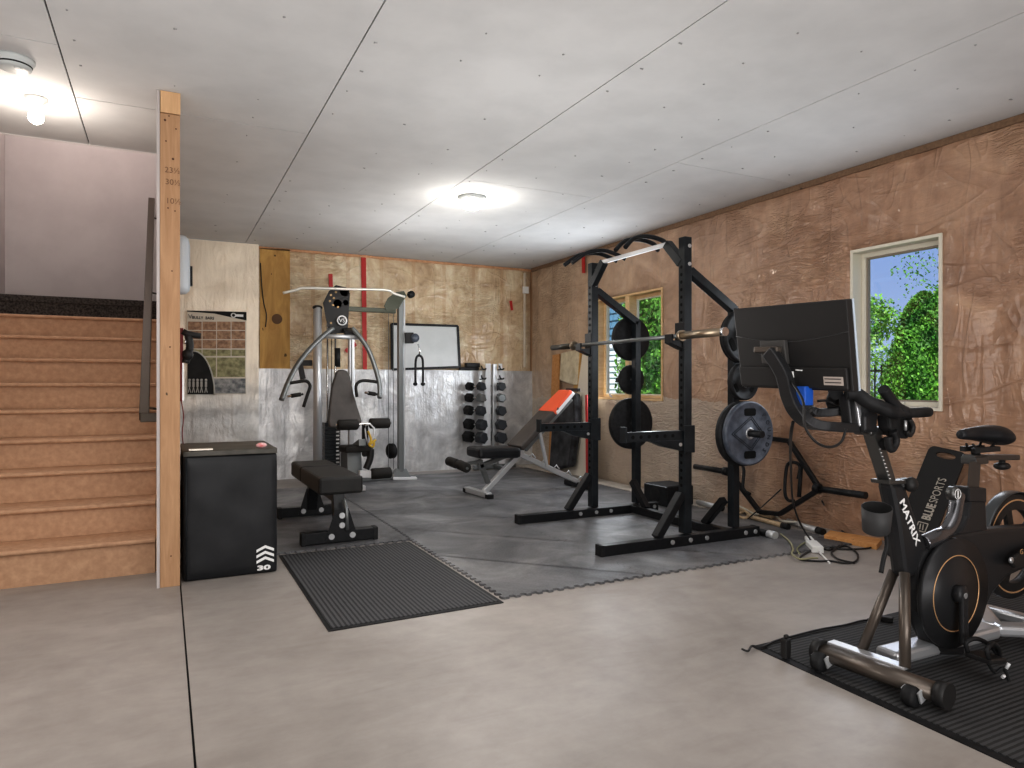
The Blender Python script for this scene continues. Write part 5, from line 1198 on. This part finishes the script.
tree('leafy_tree', 'loose pale green tree at the left side of the near window', (12.5, at_(866, 12.5), 2.35), .62, .50, 2600, [M['leaf_b'], M['leaf_c']], .045, 'ball', 5, .04)
tree('sparse_tree', 'tall thinly leaved tree above the cedars in the near window', (11.5, at_(944, 11.5), 2.95), .75, .75, 900, [M['leaf_b'], M['leaf_a']], .03, 'ball', 6, .025)
tree('low_shrub', 'pale shrub low at the left side of the near window', (11.8, at_(872, 11.8), 1.15), .50, .80, 2200, [M['leaf_c'], M['leaf_c']], .04, 'ball', 8, .03)
tree('arborvitae', 'tall cedar filling the right half of the far window', (8.0, at_(657, 8.0), GZ), .66, 5.5, 24000, [M['leaf_a'], M['leaf_b']], .045, 'cone', 9)
tree('arborvitae', 'narrow cedar behind the mullion of the far window beside the house', (9.2, at_(630, 9.2), GZ), .24, 1.9, 6500, [M['leaf_a'], M['leaf_b']], .035, 'cone', 10)
# fence
o = thing('metal_fence', 'dark vertical picket fence seen low in the near window', 'fence', (10.6, 7.4, GZ)); b = MB()
b.bar((10.6, 6.0, GZ+.95), (10.6, 9.0, GZ+.95), .03, .03); b.bar((10.6, 6.0, GZ+.2), (10.6, 9.0, GZ+.2), .03, .03); b.build('rail', M['black'], o)
b = MB()
for k in range(26): b.bar((10.6, 6.0+k*.12, GZ), (10.6, 6.0+k*.12, GZ+1.05), .018, .018)
b.build('pickets', M['black'], o)
# neighbour house
hx = 10.5; hy0, hy1 = at_(627, hx), at_(588, hx)+3
o = thing('neighbor_house', 'neighbouring house with blue shingles above pale siding in the far window', 'house', (hx, hy0, GZ))
zsplit = PX(610, 346, hx).z
b = MB()
for k in range(int((zsplit-GZ)/.15)): z_ = GZ+k*.15; b.hexa([(hx, hy0, z_), (hx+.1, hy0, z_), (hx+.1, hy1, z_), (hx, hy1, z_), (hx+.035, hy0, z_+.15), (hx+.1, hy0, z_+.15), (hx+.1, hy1, z_+.15), (hx+.035, hy1, z_+.15)])
b.build('lap_siding', M['siding_white'], o)
b = MB()
for k in range(16):
    z_ = zsplit+.12+k*.19
    for j in range(26): y_ = hy0+j*.24-(k % 2)*.1; b.hexa([(hx, y_+.01, z_), (hx+.1, y_+.01, z_), (hx+.1, y_+.235, z_), (hx, y_+.235, z_), (hx+.035, y_+.01, z_+.185), (hx+.1, y_+.01, z_+.185), (hx+.1, y_+.235, z_+.185), (hx+.035, y_+.235, z_+.185)])
b.box(hx+.05, hy0, zsplit, hx+.2, hy1, zsplit+3.2); b.build('shingle_siding', M['siding_blue'], o)
b = MB(); b.box(hx-.03, hy0-.1, zsplit-.03, hx+.1, hy1, zsplit+.12); b.box(hx-.03, hy0-.12, GZ, hx+.12, hy0+.02, zsplit+3.2); b.build('corner_trim', M['siding_trim'], o)

# ================================================================== LIGHT
sc = bpy.context.scene
w = bpy.data.worlds.new('sky'); sc.world = w; w.use_nodes = True; nt = w.node_tree; bg = nt.nodes['Background']
tc = nt.nodes.new('ShaderNodeTexCoord'); sx_ = nt.nodes.new('ShaderNodeSeparateXYZ'); nt.links.new(tc.outputs['Generated'], sx_.inputs[0])
rp = nt.nodes.new('ShaderNodeValToRGB'); rp.color_ramp.elements[0].position = 0.; rp.color_ramp.elements[0].color = (.50, .66, .95, 1); rp.color_ramp.elements[1].position = .42; rp.color_ramp.elements[1].color = (.06, .20, .68, 1)
nt.links.new(sx_.outputs[2], rp.inputs[0])
nz = nt.nodes.new('ShaderNodeTexNoise'); nz.inputs['Scale'].default_value = 3.5; nz.inputs['Detail'].default_value = 6; nz.inputs['Distortion'].default_value = .5; nt.links.new(tc.outputs['Generated'], nz.inputs['Vector'])
cr = nt.nodes.new('ShaderNodeValToRGB'); cr.color_ramp.elements[0].position = .48; cr.color_ramp.elements[1].position = .75; nt.links.new(nz.outputs['Fac'], cr.inputs[0])
mx = nt.nodes.new('ShaderNodeMix'); mx.data_type = 'RGBA'; mx.inputs[7].default_value = (.85, .88, .95, 1); nt.links.new(cr.outputs[0], mx.inputs[0]); nt.links.new(rp.outputs[0], mx.inputs[6]); nt.links.new(mx.outputs[2], bg.inputs['Color'])
bg.inputs['Strength'].default_value = .9
def light(kind, name, loc, energy, color=(1, 1, 1), size=1., rot=(0, 0, 0), sy=None):
    l = bpy.data.lights.new(name, kind); l.energy = energy; l.color = color
    if kind == 'AREA':
        l.size = size
        if sy: l.shape = 'RECTANGLE'; l.size_y = sy
    elif kind == 'SUN': l.angle = size
    else: l.shadow_soft_size = size
    o = bpy.data.objects.new(name, l); col.objects.link(o); o.location = loc; o.rotation_euler = rot; return o
light('SUN', 'sun', (8, 4, 8), 7.0, (1, .95, .86), .02, Euler((math.radians(38), 0, math.radians(-60))))
# daylight entering by the windows
light('AREA', 'window_daylight', (XR-.06, 3.0, 1.47), 14, (.88, .94, 1), .65, (0, math.radians(90), 0), 1.1)
light('AREA', 'window_daylight', (XR-.06, 6.0, 1.47), 36, (.88, .94, 1), 1.1, (0, math.radians(90), 0), 1.1)
light('POINT', 'bulb_light', pa+Vector((0, 0, -.22)), 9, (1, .90, .80), .05)
light('POINT', 'lamp_light', pb+Vector((0, 0, -.20)), 12, (1, .95, .88), .08)
light('POINT', 'stairwell_fill', (-.7, 6.7, 4.0), 42, (1, .9, .86), .15)  # unseen light added to brighten the stairwell
# unseen area lights added to fill the room, not actual ceiling lamps
light('AREA', 'room_area_fill', (.8, -1.4, 2.45), 55, (1, .975, .95), 2.6, (math.radians(28), 0, 0), 1.2)
light('AREA', 'room_area_fill', (2.4, .6, 2.55), 10, (1, .98, .96), 1.2, (0, 0, 0), 1.2)
light('AREA', 'room_area_fill', (-2.2, 2.6, 2.4), 25, (1, .95, .9), 1.2, (0, math.radians(-40), 0), 1.2)
light('AREA', 'bounce_fill', (1.4, -1.2, .5), 60, (1, .985, .97), 3.0, (math.radians(118), 0, math.radians(-15)), .9)  # added upward fill that brightens the ceiling

SPLIT = {'knot', 'wheel_bracket', 'arm_bracket', 'foot_cap', 'upright', 'number_strip', 'bolt', 'ladder_notch', 'guide_rod', 'sleeve_collar', 'rear_foot', 'storage_peg', 'rail_cap', 'bracket_bolt', 'cable', 'grip_opening', 'strap_buckle', 'side_plate', 'crank_handle', 'rear_stabilizer_foot', 'weight_stack', 'window_latch'}
def split_islands(o):
    me = o.data; bm = bmesh.new(); bm.from_mesh(me); bm.verts.ensure_lookup_table(); seen = set(); isl = []
    for v in bm.verts:
        if v.index in seen: continue
        st_ = [v]; seen.add(v.index); comp = []
        while st_:
            x = st_.pop(); comp.append(x.index)
            for e in x.link_edges:
                y = e.other_vert(x)
                if y.index not in seen: seen.add(y.index); st_.append(y)
        isl.append(set(comp))
    bm.free()
    if len(isl) < 2 or len(isl) > 40: return
    nm = o.name.split('.')[0]
    if nm == 'weight_stack': nm = 'stack_plate'
    for k, comp in enumerate(isl):
        b2 = bmesh.new(); b2.from_mesh(me); b2.verts.ensure_lookup_table()
        bmesh.ops.delete(b2, geom=[v for v in b2.verts if v.index not in comp], context='VERTS')
        m2 = bpy.data.meshes.new(nm); b2.to_mesh(m2); b2.free()
        for mm in me.materials: 
            if not m2.materials: m2.materials.append(mm)
        q = bpy.data.objects.new(nm, m2); col.objects.link(q); q.parent = o.parent
        for md in o.modifiers:
            if md.type == 'BEVEL':
                w_ = q.modifiers.new('bevel', 'BEVEL'); w_.width = md.width; w_.segments = 2; w_.limit_method = 'ANGLE'; w_.angle_limit = .7
        if 'label' in o.keys() and nm != 'stack_plate': q['label'] = o['label']
    bpy.data.objects.remove(o)
for o in [x for x in bpy.data.objects if x.type == 'MESH' and x.parent and x.name.split('.')[0] in SPLIT]: split_islands(o)

light('POINT', 'room_fill', (1.7, 3.2, 1.3), 36, (1, .985, .965), .6)
light('POINT', 'room_fill', (2.2, 6.2, 1.75), 26, (1, .985, .965), .5)
light('POINT', 'room_fill', (-.9, 2.4, 1.4), 24, (1, .98, .96), .5)
l_ = light('SPOT', 'camera_flash', (-.3, -.5, 1.9), 110, (1, .985, .96), .45); l_.data.spot_size = math.radians(110); l_.data.spot_blend = .8
l_.rotation_euler = (Vector((1.6, 8, 1.9))-Vector((-.3, -.5, 1.9))).to_track_quat('-Z', 'Y').to_euler()
cam = bpy.data.cameras.new('camera'); cam.sensor_width = 36; cam.lens = FL/1024*36; cam.clip_start = .05
cam.shift_y = (384-HY)/1024
co = bpy.data.objects.new('camera', cam); col.objects.link(co); co.location = (0, 0, EYE); co.rotation_euler = (PI/2, 0, -TH)
sc.camera = co
sc.view_settings.view_transform = 'Standard'; sc.view_settings.look = 'None'; sc.view_settings.exposure = .1; sc.view_settings.gamma = .84
sc.cycles.use_denoising = True
sc.cycles.max_bounces = 8
